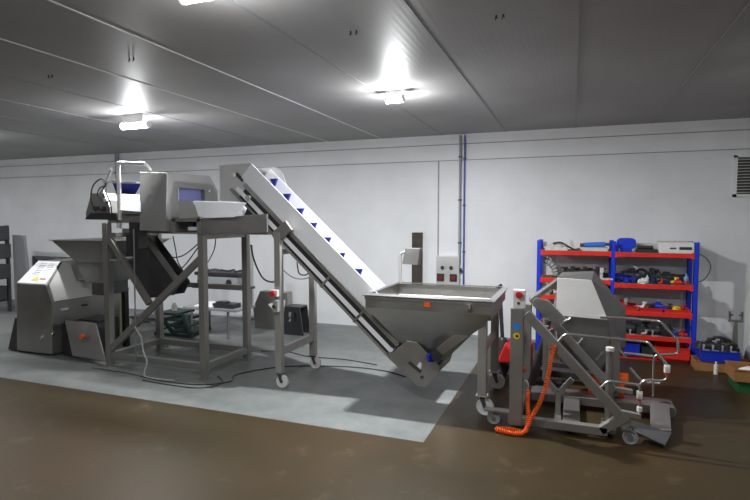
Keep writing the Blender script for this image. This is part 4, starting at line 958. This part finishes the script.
for i in range(8):
    put(['fitting', 'valve', 'gearbox'][i % 3], 'small_casting', nth(i, 8) + ' of the small castings at the front of the third shelf trays', 'casting', .66 + i * .125, Z3 + .009, 8.76, .6, ['blackp', 'blackp', 'offw', 'redb', 'blackp', 'bluebin', 'yellow', 'blackp'][i], 'small castings on the third shelf')
# --- fourth shelf (z .36): black castings
for i in range(9):
    put(['gearbox', 'valve', 'motor', 'fitting'][i % 4], 'black_casting', nth(i, 9) + ' of the black castings in the jumble on the fourth shelf', 'casting', .64 + i * .085, Z4, 8.80 + .12 * (i % 2), 1.05 + .2 * (i % 3), ['blackp', 'steel_dark', 'black'][i % 3], 'black castings on the fourth shelf')
for i, x in enumerate((.70, .86, 1.02, 1.16)):
    put(['fitting', 'bracket'][i % 2], 'bright_fitting', nth(i, 4) + ' of the bright fittings among the black castings', 'fitting', x, Z4, 8.72, .8, 'steel_light', 'bright fittings on the fourth shelf')
put('motor', 'blue_motor', 'blue motor right of the black castings, fourth shelf', 'motor', 1.38, Z4, 8.8, 1.0, 'bluebin')
put('valve', 'red_valve', 'red valve at right end of the fourth shelf', 'valve', 1.54, Z4, 8.8, .9, 'redb')
# --- bottom shelf (z .05)
tray(.62, .96, 8.66, 9.05, Z5, .18, 'bluebin', 'blue bin at left end of the bottom shelf', 'bin', 'plastic_bin')
tray(.99, 1.15, 8.66, 9.05, Z5, .15, 'blackp', 'black bin between the blue and red bins, bottom shelf', 'bin', 'plastic_bin')
tray(1.17, 1.61, 8.64, 9.05, Z5, .17, 'redp', 'red bin at right end of the bottom shelf', 'bin', 'plastic_bin')
# --- left bay second shelf (z 1.17)
t = thing('duct_elbow', 'pale corrugated duct elbow on the left second shelf', 'duct', (-.38, 8.85, 1.17))
pts = smooth_path([(-.45, 8.85, 1.44), (-.38, 8.85, 1.42), (-.29, 8.85, 1.34), (-.25, 8.85, 1.23), (-.25, 8.85, 1.175)], 10)
m = MB(); m.tube(pts, .055, 14, r_fn=lambda f: .052 + .006 * math.sin(f * 60)); m.build('duct_body', 'grey', t, smooth=True)
MB().lathe((-.25, 8.85, 1.17), [(.068, 0), (.068, .03)]).build('duct_collar', 'blackp', t)
for i in range(7):
    put('gearbox' if i % 2 else 'valve', 'black_coupling', nth(i, 7) + ' of the black couplings in the row on the left second shelf', 'coupling', -.12 + i * .09, 1.17, 8.82 + .05 * (i % 2), 1.5, 'blackp', 'couplings in a row on the left second shelf')
put('bracket', 'pale_bracket', 'pale bracket standing beside the middle upright, left second shelf', 'bracket', .48, 1.17, 8.74, 1.8, 'offw')
# left bay lower shelves
for i, (k_, x, z, mm, lab) in enumerate([('motor', -.38, .90, 'grey', 'grey motor on the left third shelf'), ('fitting', -.22, .90, 'offw', 'off white elbow fitting on the left third shelf'),
                                  ('disc', -.36, .45, 'blackp', 'black round cap on the lowest left shelf'), ('motor', 0, .45, 'steel_dark', 'dark motor on the lowest left shelf')]):
    put(k_, 'machine_part', lab, 'machine part', x, z, 8.82, 1.2, mm)
# loop of cable at the right upright
tag(MB().tube(smooth_path([(1.69, 8.78, 1.60), (1.80, 8.80, 1.53), (1.86, 8.80, 1.42), (1.83, 8.80, 1.29), (1.76, 8.80, 1.20), (1.69, 8.78, 1.18)]), .006, 7).build('cable_loop', 'cable', loc=(1.69, 8.78, 1.6), smooth=True), 'thin black cable loop at the right side of the rack', 'cable')

# ------------------------------------------------------------------ floor clutter at right
tray(1.62, 2.02, 8.32, 8.62, .0, .14, 'card', 'low cardboard box under the left side of the blue crate', 'box', 'cardboard_box')
tray(2.06, 2.46, 8.34, 8.66, .0, .14, 'cardd', 'low dark cardboard box under right of the blue crate', 'box', 'cardboard_box')
bcr = tray(1.68, 2.14, 8.30, 8.66, .142, .15, 'bluebin', 'wide blue crate full of black parts beside the rack', 'crate', 'plastic_crate')
rnd = random.Random(3)
for i in range(16):
    kx = ['valve', 'gearbox', 'fitting', 'coil', 'motor'][i % 5]
    put(kx, 'black_part', nth(i % 8, 8) + (' black part in the lower layer of the blue crate' if i < 8 else ' black part on top of the heap in the blue crate'), 'part', 1.74 + (i % 8) * .05, .152 + .12 * (i // 8), 8.42 + .1 * ((i + i // 8) % 2), 1.0 + rnd.uniform(0, .35), ['black', 'black', 'blackp'][i % 3], 'black parts in the blue crate')
for i, x in enumerate((1.75, 1.86, 1.97, 2.07)):
    put('bracket', 'bright_part', nth(i, 4) + ' of the bright steel parts in the blue crate', 'part', x, .285, 8.36, .8, 'steel_light', 'bright parts in the blue crate')
tag(MB().tube([(1.93 + .17 * math.cos(a), 8.5, .28 + .17 * math.sin(a)) for a in [k_ * math.pi / 14 for k_ in range(15)]], .02, 8).build('black_hose', 'black', loc=(1.96, 8.5, .30), smooth=True), 'thick black hose arching over the blue crate', 'hose')
# fork stand
t = thing('fork_stand', 'steel two pronged stand rising behind the blue crate', 'stand', (2.25, 8.95, 0))
p = ray(736, 313, 8.95)
MB().prism([(p.x - .05, 0), (p.x + .05, 0), (p.x + .018, p.z - .12), (p.x - .018, p.z - .12)], 8.93, 8.97).build('post', 'steel', t)
MB().box(p.x - .09, 8.92, p.z - .13, p.x + .09, 8.98, p.z - .10).build('crosspiece', 'steel', t)
for s in (-1, 1): MB().box(p.x + s * .075 - .014, 8.93, p.z - .10, p.x + s * .075 + .014, 8.97, p.z + .02).box(p.x + s * .06 - .025, 8.93, p.z - .04, p.x + s * .06 + .025, 8.97, p.z - .02).build('prong', 'steel', t)
MB().box(p.x - .15, 8.85, 0, p.x + .15, 9.05, .02).build('base_plate', 'steel', t)
# sacks and sheets at the right edge
def sack(x, y, z, sx, sy, sz, m, lab, seed):
    r = random.Random(seed); b = MB().blob((x, y, z + sz), (sx, sy, sz), 3)
    for v in b.bm.verts:
        f = 1 + .16 * math.sin(9 * v.co.x + seed) * math.sin(11 * v.co.y + 2 * seed) + r.uniform(-.04, .04)
        v.co = Vector((x + (v.co.x - x) * f, y + (v.co.y - y) * f, max(z, z + (v.co.z - z) * f)))
    tag(b.build('plastic_sack', m, loc=(x, y, z), smooth=True), lab, 'sack')
sack(2.50, 8.75, 0, .20, .18, .17, 'grey', 'grey crumpled sack on the floor right of the crate', 2)
sack(2.62, 8.30, 0, .12, .12, .18, 'offw', 'off white sack at the right edge of the picture', 5)
tag(MB().blob((2.44, 8.72, .36), (.06, .05, .03), 2).build('yellow_glove', 'ylabel', loc=(2.44, 8.72, .33), smooth=True), 'pale yellow glove lying on the grey sack', 'glove')
# orange-brown carton on the green crate
gx0, gx1 = 1.86, 2.55
tray(gx0 + .04, gx1, 7.45, 7.85, 0, .13, 'green', 'dark green crate on the floor under the brown carton', 'crate', 'plastic_crate')
tray(gx0, gx1 + .05, 7.42, 7.84, .132, .15, 'card', 'open brown carton on the dark green crate, right edge', 'carton', 'open_carton')
sack(2.2, 7.62, .145, .24, .15, .075, 'nylon', 'white crumpled plastic inside the open brown carton', 7)
tag(MB().cyl((1.84, 8.2, 0), (1.84, 8.2, .13), .025).cyl((1.84, 8.2, .13), (1.84, 8.2, .17), .012).build('white_bottle', 'nylon', loc=(1.84, 8.2, 0), smooth=True), 'white bottle on the floor before the blue crate', 'bottle')
